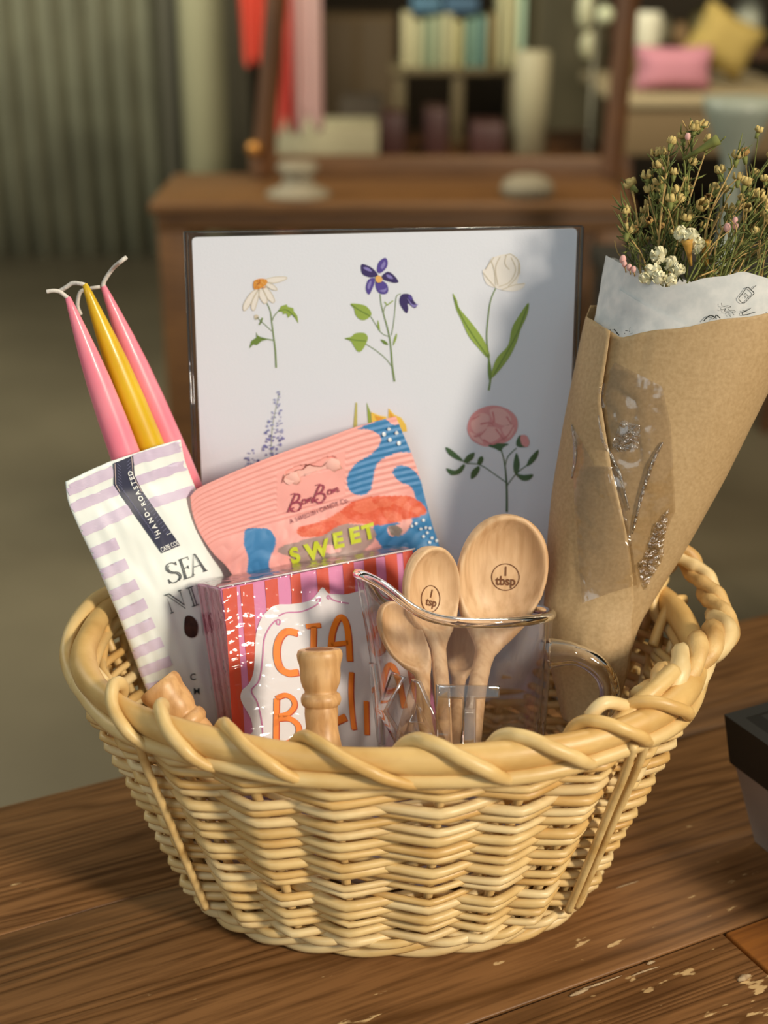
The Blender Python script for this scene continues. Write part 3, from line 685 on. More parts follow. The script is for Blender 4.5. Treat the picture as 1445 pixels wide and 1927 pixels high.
for ch, (x, y) in zip('HAND-ROASTED', [(297,1001),(291,990),(284,978),(277,967),(272,958),(270,947),(265,937),(260,927),(256,917),(252,908),(249,899),(246,890)]):
    text(q, ch, (x+2.5, y-1), 12.5, 118 if y > 925 else 110, M_white, BV, .0012, bold=.03)
text(q, 'CAPE COD', (321,1031), 12.5, 24, M_white, BV, .0012, sx=.62, bold=.01)
def serif(A, B, C, lines, wd=1.7): pass
def glyph(o, ux, uy, strokes, wd):
    o, ux, uy = Vector(o), Vector(ux), Vector(uy)
    for st in strokes: 
        P_ = [tuple(o + ux*x + uy*y) for x, y in st]
        stroke(q, P_, wd, M_ink, BV, .0008, 5 if len(st) > 5 else 0)
ux, uy = Vector((26, -9)), Vector((12, 38))
S_ = [[(.85,.18),(.6,.02),(.2,.04),(.05,.25),(.3,.48),(.7,.6),(.85,.8),(.6,.98),(.2,.97),(.02,.8)], [(.30,.1),(.2,.28),(.45,.46),(.85,.58),(.98,.8),(.75,.98)], [(.85,.02),(.85,.2)], [(.02,.75),(.02,.98)]]
E_ = [[(.1,0),(.1,1)], [(.24,0),(.24,1)], [(0,0),(.85,0),(.85,.14)], [(.24,.48),(.65,.48)], [(.65,.4),(.65,.57)], [(0,1),(.85,1),(.85,.85)]]
A_ = [[(.0,1),(.45,0),(.9,1)], [(.56,0),(1.02,1)], [(.22,.62),(.74,.62)], [(-.1,1),(.14,1)], [(.78,1),(1.12,1)], [(.45,0),(.56,0)]]
N_ = [[(.1,1),(.1,0),(.9,1),(.9,0)], [(.28,0),(.9,.8)], [(0,0),(.28,0)], [(0,1),(.2,1)], [(.8,0),(1,0)]]
I_ = [[(.2,0),(.2,1)], [(.36,0),(.36,1)], [(.05,0),(.5,0)], [(.05,1),(.5,1)]]
glyph((309,1063), (24,-8), (10,36), S_, 1.6); glyph((335,1054), (21,-7), (11,36), E_, 1.6); glyph((353,1047), (24,-8), (10,35), A_, 1.6)
glyph((309,1120), (32,-10), (11,34), N_, 1.8); glyph((348,1108), (30,-10), (11,34), I_, 1.8)
poly(q, [(347,1165),(353,1158),(364,1162),(372,1175),(370,1195),(358,1200),(347,1190)], M_choc, BV, .0006, 3, 8)
text(q, 'C', (363,1279), 17, 3, M_ink, BV, .0008, bold=.01); text(q, 'M', (370,1306), 17, 3, M_ink, BV, .0008, bold=.01)
poly(q, [(143,988),(150,991),(149,995),(144,998),(141,994)], mat('tear_notch', '#3c342c', .9), BV, .0006)
build('printed_pouch', q, nb)
# ---------------------------------------------------------------- candy bag
BPl = plane(600, 930, .065, 18, 6)
BT = [(358,935),(376,918),(430,893),(480,872),(540,849),(600,829),(660,807),(700,795),(745,784)]
BR = [(745,784),(760,820),(775,855),(790,900),(800,940),(812,985),(828,1032),(838,1120),(840,1240)]
BL = [(358,935),(362,965),(374,1000),(400,1040),(430,1072),(450,1120),(470,1240)]
BB = [(470,1240),(650,1245),(840,1240)]
NI, NJ = 236, 210
G = coons(BT, BB, BL, BR, NI, NJ); P = []
holepoly = [(534,904),(534,893),(546,890),(556,884),(570,883),(580,875),(590,878),(605,876),(618,866),(630,862),(634,872),(626,880),(600,886),(560,902),(545,912)]
for j, row in enumerate(G):
    v = j/(NJ-1); R_ = []
    for i, p in enumerate(row):
        u = i/(NI-1); sl_ = 100 + 12*sin(u*2); top = BT[0][1]
        dist = v*330
        rib = .00030*sin(2*pi*dist/8.4)*(1 if dist < 96 else max(0, 1-(dist-96)/6)) if (dist > 4 and not (520 < p.x < 650 and 24 < dist < 86)) else 0
        b_ = .007*min(1, max(0, dist-100)/160)**.8*sin(pi*u)**.6 if 0 < u < 1 else 0
        cr = max(0, min(1, (dist-85)/60)); wr = (.0016*noise.noise(Vector((p.x*.018, p.y*.022, 2))) + .0011*abs(noise.noise(Vector((p.x*.05+p.y*.02, p.y*.03, 8)))))*(.25+cr)
        if 530 < p.x < 640 and 20 < dist < 90:
            inside = -0.0012 if (abs((p.y) - (897 - (p.x-534)*.30)) < 8 + 4*sin((p.x-534)*.06)**2 and 538 < p.x < 632) else 0
            wr += inside
        R_.append(onplane(p.x, p.y, *BPl) + BPl[1]*(b_ + wr + rib))
    P.append(R_)
def inpoly(x, y, pg):
    c = False; n = len(pg); j = n-1
    for i in range(n):
        a, b = pg[i], pg[j]
        if (a[1] > y) != (b[1] > y) and x < (b[0]-a[0])*(y-a[1])/(b[1]-a[1])+a[0]: c = not c
        j = i
    return c
c1 = lambda *p: [tuple(v_) for v_ in spline(crop(340, 760, 2.779, p), 5, True)]
PINK, BLUE, DOTC, RED, RED2, GREY, GREY2, LPINK = [lin(c) for c in ('#f0a9a2', '#3f83b8', '#e8eef2', '#d8502f', '#ee8f70', '#a88d87', '#8c8078', '#f0b3ac')]
shapes = [(c1((925,130),(1010,95),(1080,80),(1130,105),(1175,105),(1200,160),(1240,250),(1150,255),(1060,285),(1020,330),(1005,400),(985,460),(930,478),(885,455),(868,400),(885,350),(930,300),(1000,260),(1045,200),(1040,165),(1000,140),(960,132)), BLUE),
          (c1((1080,80),(1130,66),(1155,75),(1160,95),(1120,108),(1095,98)), PINK),
          (c1((1108,360),(1135,325),(1185,328),(1220,350),(1250,390),(1280,460),(1300,560),(1350,720),(1345,780),(1100,780),(1000,660),(1050,600),(1150,620),(1200,600),(1235,540),(1225,480),(1200,430),(1150,410)), BLUE),
          (c1((1075,640),(1130,625),(1200,600),(1190,640),(1150,680),(1090,685)), LPINK), (c1((1080,640),(1110,628),(1150,650),(1140,685),(1095,680)), GREY2),
          (c1((330,690),(345,655),(400,650),(460,655),(492,700),(485,750),(455,820),(470,870),(500,880),(480,920),(350,920),(345,860),(350,800),(330,740)), BLUE),
          (c1((505,770),(520,740),(600,715),(700,690),(780,650),(840,625),(960,632),(1010,660),(1000,720),(900,790),(760,830),(620,840),(560,790)), GREY),
          (c1((690,740),(760,730),(820,740),(815,765),(740,770),(690,755)), LPINK),
          (c1((605,670),(620,640),(680,625),(760,600),(830,560),(900,510),(1000,485),(1120,480),(1200,485),(1260,520),(1283,560),(1260,580),(1180,595),(1100,620),(1000,630),(900,620),(820,635),(740,680),(640,690)), RED)]
q = MB(); q.grid(P, mat('printed_candy_paper', '#ffffff', .5, vcol=True, bump=.2, bscale=60, bdist=.001), thick=lambda j, i: -BPl[1]*(.0008 + .005*max(0, (j/(NJ-1)-.33))*sin(pi*i/(NI-1))))
cols = []; bb = [(min(p[0] for p in s), max(p[0] for p in s), min(p[1] for p in s), max(p[1] for p in s)) for s, _ in shapes]
for j in range(NJ):
    for i in range(NI):
        p = G[j][i]; c = PINK
        for (sh, cc), b in zip(shapes, bb):
            if b[0] <= p.x <= b[1] and b[2] <= p.y <= b[3] and inpoly(p.x, p.y, sh):
                c = cc
                if cc is RED:
                    k = .5 + .5*noise.noise(Vector((p.x*.9, p.y*.9, 0))); k2 = .5+.5*noise.noise(Vector((p.x*.03, p.y*.05, 4))); k = max(0, min(1, (k-.35)*1.6))*.5 + (.3 if k2 > .5 else 0)
                    c = tuple(a*(1-k) + d*k for a, d in zip(RED, RED2))
        cols.append(c)
cols += [PINK]*(len(q.v)-len(cols)); q.col = cols
cb = thing('candy_bag', 'pink paper candy bag with blue blobs and a red swoosh, behind the striped box', 'candy bag', onplane(650, 1240, *BPl))
BVb = q.bvh()
cbo = build('printed_bag', q, cb)
q = MB()
M_bw, M_plum, M_plum2, M_lime = mat('dot_white', '#e6edf2', .5), mat('plum_ink', '#9c3f56', .5), mat('plum_ink_dark', '#7b3346', .5), mat('lime_print', '#c5cf2c', .5)
for x, y in ((1088,131),(1062,158),(1128,151),(1152,125),(1168,177),(1093,187),(1140,205),(1207,638),(1230,625),(1268,608),(1254,652),(1280,645),(1302,648),(1288,672),(1267,692),(1312,700),(1300,724),(1328,665),(1336,715)):
    dot(q, (340+x/2.779, 760+y/2.779), 3.6 if y < 300 else 2.8, M_bw, BVb, .0010, 10)
build('printed_dots', q, cb); q = MB()
# script wordmark
f6 = lambda *p: crop(430, 900, 3.44, p)
B1 = [(385,218),(405,170),(425,120),(440,102),(460,110),(450,140),(420,160),(455,155),(470,175),(455,205),(425,215),(405,200),(425,190)]
stroke(q, f6(*[(x, y) for x, y in B1]), 3.0, M_plum, BVb, .0009, 6)
stroke(q, f6(*[(x+152+4, y-58) for x, y in B1]), 3.0, M_plum, BVb, .0009, 6)
stroke(q, f6((405,105),(425,98),(440,102)), 2, M_plum, BVb, .0009, 4); stroke(q, f6((565,45),(590,38),(600,45)), 2, M_plum, BVb, .0009, 4)
for dx, dy in ((0, 0), (166, -62)):
    stroke(q, f6(*[(x+dx, y+dy) for x, y in ((478,150),(485,135),(502,138),(500,158),(484,164),(476,152),(488,140),(505,142))]), 2.0, M_plum, BVb, .0009, 5)
    stroke(q, f6(*[(x+dx, y+dy) for x, y in ((508,160),(515,128),(520,150),(532,122),(542,130),(540,148),(552,142))]), 2.0, M_plum, BVb, .0009, 4)
text(q, 'A SWEDISH CANDY Co.', f6((592,222))[0], 12.5, 21, M_plum2, BVb, .0009, sx=.80, bold=.005, space=1.12)
build('wordmark', q, cb, smooth=False); q = MB()
for ch, (x, y), s, a in (('S',(440,540),38,22),('W',(582,512),42,16),('E',(714,446),39,14),('E',(822,414),39,15),('T',(914,388),37,18)):
    text(q, ch, f6((x, y))[0], s*1.0, a, M_lime, BVb, .0009, bold=.05, skew=.1)
build('lettering', q, cb, smooth=False)
# hang hole with torn flap
q = MB(); poly(q, holepoly, mat('hang_hole_paper', '#e9b6ad', .7), BVb, .0007, 3, 6); stroke(q, [(531,908),(536,895),(548,890),(560,884),(570,883),(580,874),(590,876),(606,877),(618,867),(631,862)], 1.6, mat('torn_edge', '#a06058', .8), BVb, .0010, 4)  # paper tone laid over the hang hole, darker line along its torn edge
for cx, cy, r in ((548,900,.0042),(622,876,.0046)):
    h = BVb.ray_cast(CAM, ray(cx, cy).normalized())[0]; q.ball(h + BPl[1]*.0004, r, mat('torn_paper', '#f4bdb2', .8), 9, 5, (1.2,.35,.9), .3)
build('hang_hole', q, cb)
# ---------------------------------------------------------------- striped game box in shrink wrap
psi, tau = radians(26), radians(19); Z_ = Vector((0,0,1))
e1 = Vector((cos(psi), sin(psi), 0)); hh = Vector((sin(psi), -cos(psi), 0)); uu = (Z_*cos(tau) - hh*sin(tau)); nn = hh*cos(tau) + Z_*sin(tau)
TL = at(415, 1108, -.005); XP = (TL, nn)
wd = (onplane(776, 1031, *XP) - TL).dot(e1); hgt = .103; dep = .040
bxt = thing('puzzle_box', 'pink and orange striped box in shrink wrap with orange letters on a white scalloped panel', 'box', TL - uu*hgt)
def FB(x, y, z=0): return TL + e1*x - uu*y - nn*z
M_bp, M_bo, M_bside, M_bw2 = mat('box_pink', '#df86b8', .5), mat('box_orange_red', '#d9482a', .5), mat('box_mauve', '#b9607c', .5), mat('box_white', '#eceaee', .5)
M_mau2, M_or, M_ors = mat('box_mauve_dark', '#a04a66', .5), mat('letter_orange', '#ee7f17', .5), mat('letter_shadow', '#cf4a25', .5)
M_sc, M_top = mat('scroll_pink', '#d07fb0', .5), mat('box_top', '#b98aa0', .5)
q = MB(); Rb = Matrix((e1, -nn*1.0, uu)).transposed()
q.rbox(FB(wd/2, hgt/2, dep/2), (wd, dep, hgt), .0006, M_bp, R=Rb, seg=1)
def fp(pts, m_, off=.0003, sm=0): poly(q, pts, m_, XP, off, sm)
c2f = lambda *p: crop(340, 1000, 3.141, p)
# orange stripes on the front, given along the top and running down the face
topy = lambda x: 1108 - (x-415)*.2133
for a, b, a2, b2 in ((245,330,310,420),(350,425,420,462),(495,570,520,580),(645,705,640,702),(800,870,810,880),(955,1020,960,1025),(1080,1150,1080,1148),(1205,1275,1200,1285),(1310,1368,1310,1372)):
    xa, xb, xc, xd = [340+v_/3.141 for v_ in (a, b, b2, a2)]
    if a == 245: pts = [(418,1109),(xb,topy(xb)+2),(xb+4,1200),(xb+16,1400),(xd,1400),(427,1200)]
    else: pts = [(xa, topy(xa)+2.5), (xb, topy(xb)+2.5), (xb+3, topy(xb)+45), (xc+4, 1400), (xd+4, 1400), (xa+3, topy(xa)+40)]
    fp(pts, M_bo)
lab = c2f((835,330),(870,365),(920,370),(985,370),(1100,340),(1180,345),(1240,420),(1250,520),(1300,700),(1350,900),(1360,1300),(430,1300),(425,1180),(410,1100),(355,1000),(360,940),(400,900),(430,820),(440,640),(455,560),(490,490),(560,435),(640,430),(740,415),(790,385))
poly(q, lab, M_bw2, XP, .0005, 3)
def fs_(pts, wd_, m_, off=.0008): stroke(q, c2f(*pts), wd_, m_, XP, off, 6)
fs_(((575,500),(620,480),(700,475),(760,455),(810,425),(822,395),(800,400),(800,412)), 2.6, M_sc); fs_(((565,520),(583,525),(580,550),(565,545),(560,525),(520,570),(490,640),(480,760),(460,880),(415,940),(450,1010),(475,1120),(485,1250)), 2.6, M_sc)
fs_(((875,400),(862,390),(870,378),(890,400),(930,415),(990,425)), 2.4, M_sc); fs_(((1150,405),(1130,395),(1140,375),(1180,390),(1215,440)), 2.4, M_sc)
# lettering, with its red drop shade
def letters(dx, dy, m_, off):
    def st(pts, w_): 
        pts = [(x+dx, y+dy) for x, y in pts]; stroke(q, c2f(*pts), w_, m_, XP, off, 5)
    st(((685,600),(620,590),(575,640),(562,720),(580,800),(630,835),(690,830)), 12.5)         # C
    st(((735,560),(820,552)), 8.5); st(((780,560),(778,690)), 10.5); st(((735,700),(835,695)), 8.5)   # I
    st(((880,690),(890,600),(915,530),(945,505),(970,540),(985,620),(993,765)), 11); st(((885,668),(985,655)), 9) # A
    st(((562,985),(560,1100),(558,1260)), 10); st(((560,985),(610,965),(655,985),(668,1030),(630,1075),(570,1090)), 9); st(((570,1105),(640,1105),(690,1150),(680,1220),(620,1250)), 10)  # B
    st(((775,990),(765,1250)), 10); st(((770,990),(840,985)), 9); st(((770,1110),(830,1105)), 9)  # E behind the holder
    st(((1003,830),(1000,960),(1010,1100),(1020,1170)), 9); st(((905,1125),(970,1095)), 14)        # L
    st(((1165,560),(1130,600),(1125,680),(1150,720),(1185,700),(1195,640),(1180,580),(1165,560)), 9)   # O
    st(((1180,1000),(1190,880),(1215,800),(1245,795),(1280,870),(1300,960),(1315,1040)), 10); st(((1190,960),(1290,930)), 9) # A
    st(((1090,1000),(1095,1200)), 9)
letters(8, 5, M_ors, .0008); letters(0, 0, M_or, .0011)
# left side stripes
for y0, y1 in ((.0045,.0095),(.014,.019),(.0235,.028),(.0345,.0365)):
    vs = [FB(-.0003, .001, y0), FB(-.0003, .001, y1), FB(-.0003, hgt-.001, y1), FB(-.0003, hgt-.001, y0)]
    q.add(vs, [(0,1,2,3)], M_bside if y0 < .02 else M_mau2)
vs = [FB(-.0002, .0005, .0008), FB(-.0002, .0005, dep-.001), FB(-.0002, hgt-.001, dep-.001), FB(-.0002, hgt-.001, .0008)]; q.add(vs, [(0,1,2,3)], mat('box_side_pink', '#cf8aa2', .5))
vs = [FB(.0005, -.0002, .001), FB(wd-.0005, -.0002, .001), FB(wd-.0005, -.0002, dep-.001), FB(.0005, -.0002, dep-.001)]; q.add(vs, [(0,1,2,3)], M_top)
build('printed_carton', q, bxt, smooth=False)
M_shr = film('shrink_film', 1.5, 1.0, 90, stretch=(.5,1,1), rough=.09, boost=1.3, tint=(.96,.95,.95), dist=.0016)
q = MB(); nx, ny = 90, 80; P = []
for j in range(ny+1):
    row = []
    for i in range(nx+1):
        x = -.0008 + (wd+.0016)*i/nx; y = -.0008 + (hgt+.0016)*j/ny
        el = exp(-x/.012); et = exp(-y/.010)
        r_ = .0009 + .0011*el*abs(sin(y*620 + 3*noise.noise(Vector((x*60, y*30, 0))))) + .0009*et*abs(sin(x*500 + y*200)) + .0003*noise.noise(Vector((x*120, y*120, 2)))
        row.append(FB(x, y) + nn*r_)
    P.append(row)
q.grid(P, M_shr)
P = []
for j in range(61):
    row = []
    for i in range(25):
        y = -.0008 + (hgt+.0016)*j/60; z = dep*i/24
        row.append(FB(0, y, z) - e1*(.0009 + .0007*abs(sin(y*700+z*150))*(1-i/24) + .0004*noise.noise(Vector((y*150, z*90, 1)))))
    P.append(row)
q.grid(P, M_shr)
P = []
for j in range(13):
    row = []
    for i in range(91):
        x = -.0008+(wd+.0016)*i/90; z = dep*j/12
        row.append(FB(x, 0, z) + uu*(.0008 + .0016*abs(noise.noise(Vector((x*90, z*160, 6)))) + .0010*exp(-abs(x-wd)/.01)*abs(sin(z*900))))
    P.append(row)
q.grid(P, M_shr)
q.tube([FB(-.001, -.001, -.001), FB(wd+.001, -.001, -.001)], .0004, mat('film_weld', '#e8dfe2', .15, spec=.8), 6)
build('shrink_wrap', q, bxt)
# ---------------------------------------------------------------- turned wooden candle holders
M_turn = wood_mat('turned_maple', '#d8ab76', '#c5935c', '#a97844', .42, axis=2, wv=45, dist=1.3, bump=.05)
prof = [(.0050,-.0001),(.0100,0),(.0107,.0006),(.0112,.0022),(.0110,.0042),(.0102,.0062),(.0099,.0085),(.0099,.0115),(.0096,.0140),(.0089,.0160),(.0080,.0176),(.0078,.0184),(.0079,.0188),(.0092,.0196),(.0098,.0212),(.0098,.0226),(.0092,.0241),(.0084,.0247),(.0080,.0252),(.0082,.0275),(.0080,.0305),(.0078,.0335),(.0083,.037),(.0093,.042),(.0104,.048),(.0108,.055),(.0104,.062)]
def holder(top, ax, lab):
    o = thing('candle_holder', lab, 'candle holder', top + ax*.066, 'turned wooden candle holders')
    q = MB(); q.lathe([(r*.97, z*1.08) for r, z in prof], top, M_turn, axis=ax, seg=40)
    build('turned_body', q, o, auto=40)
    q = MB(); q.lathe([(.0066,-.0002),(.0072,.0004),(.0066,.0006)], top, mat('socket_dark', '#8a5a30', .6), axis=ax, seg=24); build('socket', q, o); return o
holder(at(601, 1222, -.050), Vector((.03,-.36,-.93)).normalized(), 'turned wooden candle holder upright in front of the striped box')
holder(at(296, 1286, -.046), Vector((.62,-.30,-.70)).normalized(), 'turned wooden candle holder tipped over at the left rim')
# ---------------------------------------------------------------- glass jug
MC = Vector((at(868, 1200, -.012).x, -.039, .072)); JT = Matrix.Rotation(radians(-20), 3, 'X'); RT = .0462; HT = .098
def jr(t): return RT*(.86 + .14*t)                 # radius by height fraction
M_gl = film('thin_glass', 1.42, 0, tint=(.955,.95,.955), rough=.02, boost=1.7)
M_gr = bpy.data.materials.new('thick_glass'); M_gr.use_nodes = True; b_ = M_gr.node_tree.nodes['Principled BSDF']
b_.inputs['Transmission Weight'].default_value = 1; b_.inputs['Roughness'].default_value = .02; b_.inputs['IOR'].default_value = 1.45; b_.inputs['Base Color'].default_value = (.97,.96,.97,1)
M_lt = film('raised_glass', 2.1, 0, tint=(.93,.92,.93), rough=.03, boost=2.2)
SPA = radians(197)
def lip(th):
    d = (th-SPA+pi) % (2*pi) - pi
    return .021*exp(-(d/.62)**2), .0085*exp(-(d/.30)**2)      # extra height, extra radius at the spout
def jpt(th, t, off=0):
    dz, dr = lip(th); s_ = max(0, t-.55)/.45
    r = jr(t) + dr*s_**1.2 + off
    return MC + JT @ Vector((r*cos(th), r*sin(th), t*HT*(1) + dz*s_))
jug = thing('glass_jug', 'clear glass measuring jug with spout and raised letters holding wooden spoons', 'glass jug', MC)
q = MB()
for off in (0, -.0028):
    P = [[jpt(2*pi*i/72, j/24, off) for i in range(73)] for j in range(25)]; q.grid(P, M_gl)
q.lathe([(jr(0)-.001, -.001), (jr(0)+.001, .001), (jr(0)-.001, .004)], MC, M_gl, axis=JT @ Z_, seg=48)
build('glass_wall', q, jug)
q = MB(); q.tube([jpt(2*pi*i/96, 1, -.0014) for i in range(96)], .0025, M_gr, 12, closed=True); build('glass_rim', q, jug)
th = radians(-4); a = jpt(th, .80); b2 = jpt(th, .22)
o_ = Vector((cos(th), sin(th), 0))
hpnt = [a - o_*.001, a + o_*.010 + Z_*.000, a + o_*.020 - Z_*.004, a + o_*.028 - Z_*.013, a + o_*.030 - Z_*.026, a + o_*.026 - Z_*.040, a + o_*.014 - Z_*.054, b2 - o_*.001]
q = MB(); H_ = spline(hpnt, 8); q.tube(H_, [.0082 - .0028*min(1, i/10) for i in range(len(H_))], M_gr, 18); build('glass_handle', q, jug)
q = MB()
for ch, an, sz in (('K', 212, .046), ('A', 239, .046), ('I', 256, .046), ('T', 272, .046)):
    vs, fs = text_tris(ch, .0, 0, 1, .012, .02); 
    vv = []
    for v in vs:
        x = v.x*sz; z = v.y*sz; t_ = radians(an) + x/.043
        tt = (.036 + z)/HT; vv.append(jpt(t_, tt, .0004 + v.z*sz*.9))
    q.add(vv, fs, M_lt)
    build('raised_letter', q, jug); q = MB()
# ---------------------------------------------------------------- measuring spoons
M_be = wood_mat('beech', '#dfbb92', '#d2a97e', '#b98d62', .5, axis=2, wv=22, dist=1.0, bump=.05)
M_burn = mat('burnt_mark', '#6b3f1f', .7)
def spoon(c, face, upd, a, bL, dep, hpts, lab, mark=None, thick=.007, hr=.0042):
    """c bowl centre, face = direction the hollow looks, upd = tip direction"""
    face = face.normalized(); upd = (upd - face*upd.dot(face)).normalized(); sd = upd.cross(face)
    o = thing('measuring_spoon', lab, 'wooden spoon', hpts[-1], 'wooden measuring spoons in the glass jug')
    q = MB(); nx = 26; ct = c + upd*bL                                        # tip
    way = [ct + (c-ct)*f for f in (0, .25, .5, .75, 1)] + [c - upd*bL*1.02] + [h for h in hpts[1:]]
    C = spline(way, 14); D = [0]
    for u_, v_ in zip(C, C[1:]): D.append(D[-1] + (v_-u_).length)
    def wdt(s_):
        e = (s_-bL)/bL
        if e < 0: return a*max(0, 1-abs(e)**2.3)**(1/2.1)
        return interp([(0,a),(.25,a*.97),(.5,a*.86),(.75,a*.74),(.95,a*.56),(1.15,max(hr*1.15,a*.36)),(1.35,max(hr*1.05,a*.23)),(1.6,hr),(9,hr)], e)
    vs = []; ns_ = 0
    S_l = [bL*.03*(1-cos(pi*k/8))*4 for k in range(0)] 
    ss = [bL*(1-cos(pi/2*k/26)) for k in range(27)] + [bL + (D[-1]-bL)*k/60 for k in range(1, 61)]
    for s_ in ss:
        k = 0
        while k < len(D)-2 and D[k+1] < s_: k += 1
        f = (s_-D[k])/max(1e-9, D[k+1]-D[k]); p = C[k].lerp(C[k+1], min(1, f)); t_ = (C[k+1]-C[k]).normalized()
        fc = (face - t_*face.dot(t_)).normalized(); sdv = t_.cross(fc) * -1
        wv_ = max(.0002, wdt(s_)); e = (s_-bL)/bL; bowl = max(0, min(1, (1.25-e)/.5))
        tf = (thick*.5*bowl + hr*.85*(1-bowl)); tbk = ((thick*.5+dep*.9)*bowl + hr*.85*(1-bowl))*min(1, (wv_/a)**.5 if e < 0 else 1)
        tf *= min(1, (wv_/(a*.25))) if e < 0 else 1
        row = []
        for i in range(nx+1):
            g = -cos(pi*i/nx); x = g*wv_; h_ = tf*(max(0, 1-abs(g)**(7*bowl+2*(1-bowl)+.01)))**.5
            r_ = (x/(a*.92))**2 + ((s_-bL*1.0)/(bL*.93))**2
            if r_ < 1: h_ -= (dep+.35*thick)*(1-r_**1.8)
            row.append(p + sdv*x + fc*h_)
        for i in range(nx+1):
            g = cos(pi*i/nx); row.append(p + sdv*g*wv_ - fc*tbk*(max(0, 1-g*g))**.5)
        vs += row
    m_ = 2*(nx+1); fs = [(j*m_+i, (j+1)*m_+i, (j+1)*m_+(i+1) % m_, j*m_+(i+1) % m_) for j in range(len(ss)-1) for i in range(m_)]
    fs += [tuple(range(m_)), tuple((len(ss)-1)*m_+i for i in range(m_))[::-1]]
    q.add(vs, fs, M_be)
    bv = q.bvh(); build('bowl_and_handle', q, o)
    if mark:
        q = MB(); (mx_, my_), r1, r2, ws, sz, ang, sxx = mark; 
        stroke(q, [(mx_ + r1*cos(t), my_ + r2*sin(t)) for t in [2*pi*i/40 for i in range(41)]], 1.7, M_burn, bv, .0003, 0)
        text(q, '1', (mx_, my_-3), sz, ang, M_burn, bv, .0003, sx=sxx*.9, bold=.03); text(q, ws, (mx_, my_+sz*.62), sz, ang, M_burn, bv, .0003, sx=sxx, bold=.025)
        build('burnt_marking', q, o, smooth=False)
    return o
f1 = Vector((.10,-.93,.28)); c_ = at(944, 1082, .012)
spoon(c_, f1, Vector((.22,.20,1)), .0234, .0312, .0085, [at(910,1210,-.010), at(899,1290,-.026), at(888,1390,-.046), at(884,1430,-.052)], 'largest wooden measuring spoon, marked 1 tbsp, leaning right in the jug', ((951,1086), 26, 25, 'tbsp', 24, -2, .92), .009, .0047)
f2 = Vector((.62,-.74,.22)); c_ = at(814, 1112, -.004)
spoon(c_, f2, Vector((-.10,.22,1)), .0178, .0225, .0065, [at(826,1215,-.014), at(832,1300,-.030), at(836,1390,-.046), at(838,1430,-.052)], 'middle-sized wooden measuring spoon marked 1 tsp, standing upright in the jug', ((810,1127), 17.5, 25, 'tsp', 21, -12, .82), .007, .0042)
f3 = Vector((.45,-.75,.45)); c_ = at(758, 1198, -.020)
spoon(c_, f3, Vector((-.42,.10,1)), .0110, .0190, .004, [at(787,1280,-.032), at(797,1340,-.042), at(806,1390,-.050), at(810,1425,-.054)], 'small blank wooden spoon tipped left under the jug spout', None, .0055, .0036)
f4 = Vector((-.3,-.9,.2)); c_ = at(872, 1216, .014)
spoon(c_, f4, Vector((.1,.1,1)), .0100, .0160, .004, [at(864,1290,.000), at(858,1350,-.014), at(852,1410,-.028)], 'smallest wooden spoon half hidden behind the two marked spoons in the jug', None, .005, .0034)
# ---------------------------------------------------------------- wrapped bouquet
LV_ = [((1150,470),(1500,560),.070),((1128,530),(1490,615),.068),((1106,600),(1464,690),.065),((1074,740),(1402,822),.056),((1049,870),(1345,930),.047),((1031,1000),(1288,1032),.038),((1019,1110),(1241,1112),.029),
       ((1013,1190),(1214,1168),.019),((1018,1250),(1200,1228),.014),((1036,1320),(1180,1290),.010),((1050,1375),(1160,1350),.002)]
cen, rad_ = [], []
for l, r, Y in LV_:
    a, b = at(*l, Y), at(*r, Y); cen.append((a+b)/2); rad_.append((a-b).length/2)
CC = spline(cen, 8); RR = [v.x for v in spline([Vector((r, 0)) for r in rad_], 8)]; NLv = len(CC)
SEAMT = [(0,.12),(16,.14),(24,.19),(32,.36),(40,.60),(48,.80),(56,.88),(64,.90),(80,.90)]
axd = (CC[0]-CC[-1]).normalized(); toc = (CAM-CC[30]); toc = (toc - axd*toc.dot(axd)).normalized(); rt = axd.cross(toc)*-1
if rt.x < 0: rt = -rt
def bq(j, u, dr=0, spiral=True):
    """u in 0..1 from the seam leftwards round the back"""
    fx = interp(SEAMT, j)*2-1; a0 = math.acos(max(-1, min(1, fx)))      # angle from +rt towards the camera side
    ang = a0 + u*(2*pi+.55)
    r = RR[j] + dr - ((.0030 + .0035*max(0, min(1, (j-36)/20)))*u + .0006*(u > .85) if spiral else 0)
    if not spiral: r += .0055*max(0, 1-j/15) - .006*max(0, min(1, (j-24)/20))
    r += .0010*noise.noise(Vector((cos(ang)*1.6, sin(ang)*1.6, j*.06))) + .0005*noise.noise(Vector((cos(ang)*5, sin(ang)*5, j*.15)))
    return CC[j] + (rt*cos(ang) + toc*sin(ang)*.86)*r, ang
M_kraft = mat('kraft_paper', '#b89b72', .62, color2='#a88b62', nscale=520, bump=.3, bscale=420, bdist=.0003, ramp=(.3,.7), spec=.35)
M_tp = mat('white_tissue', '#e6e6e4', .65, color2='#d3d6d6', nscale=170, bump=.4, bscale=120, bdist=.0006, trl=.18)
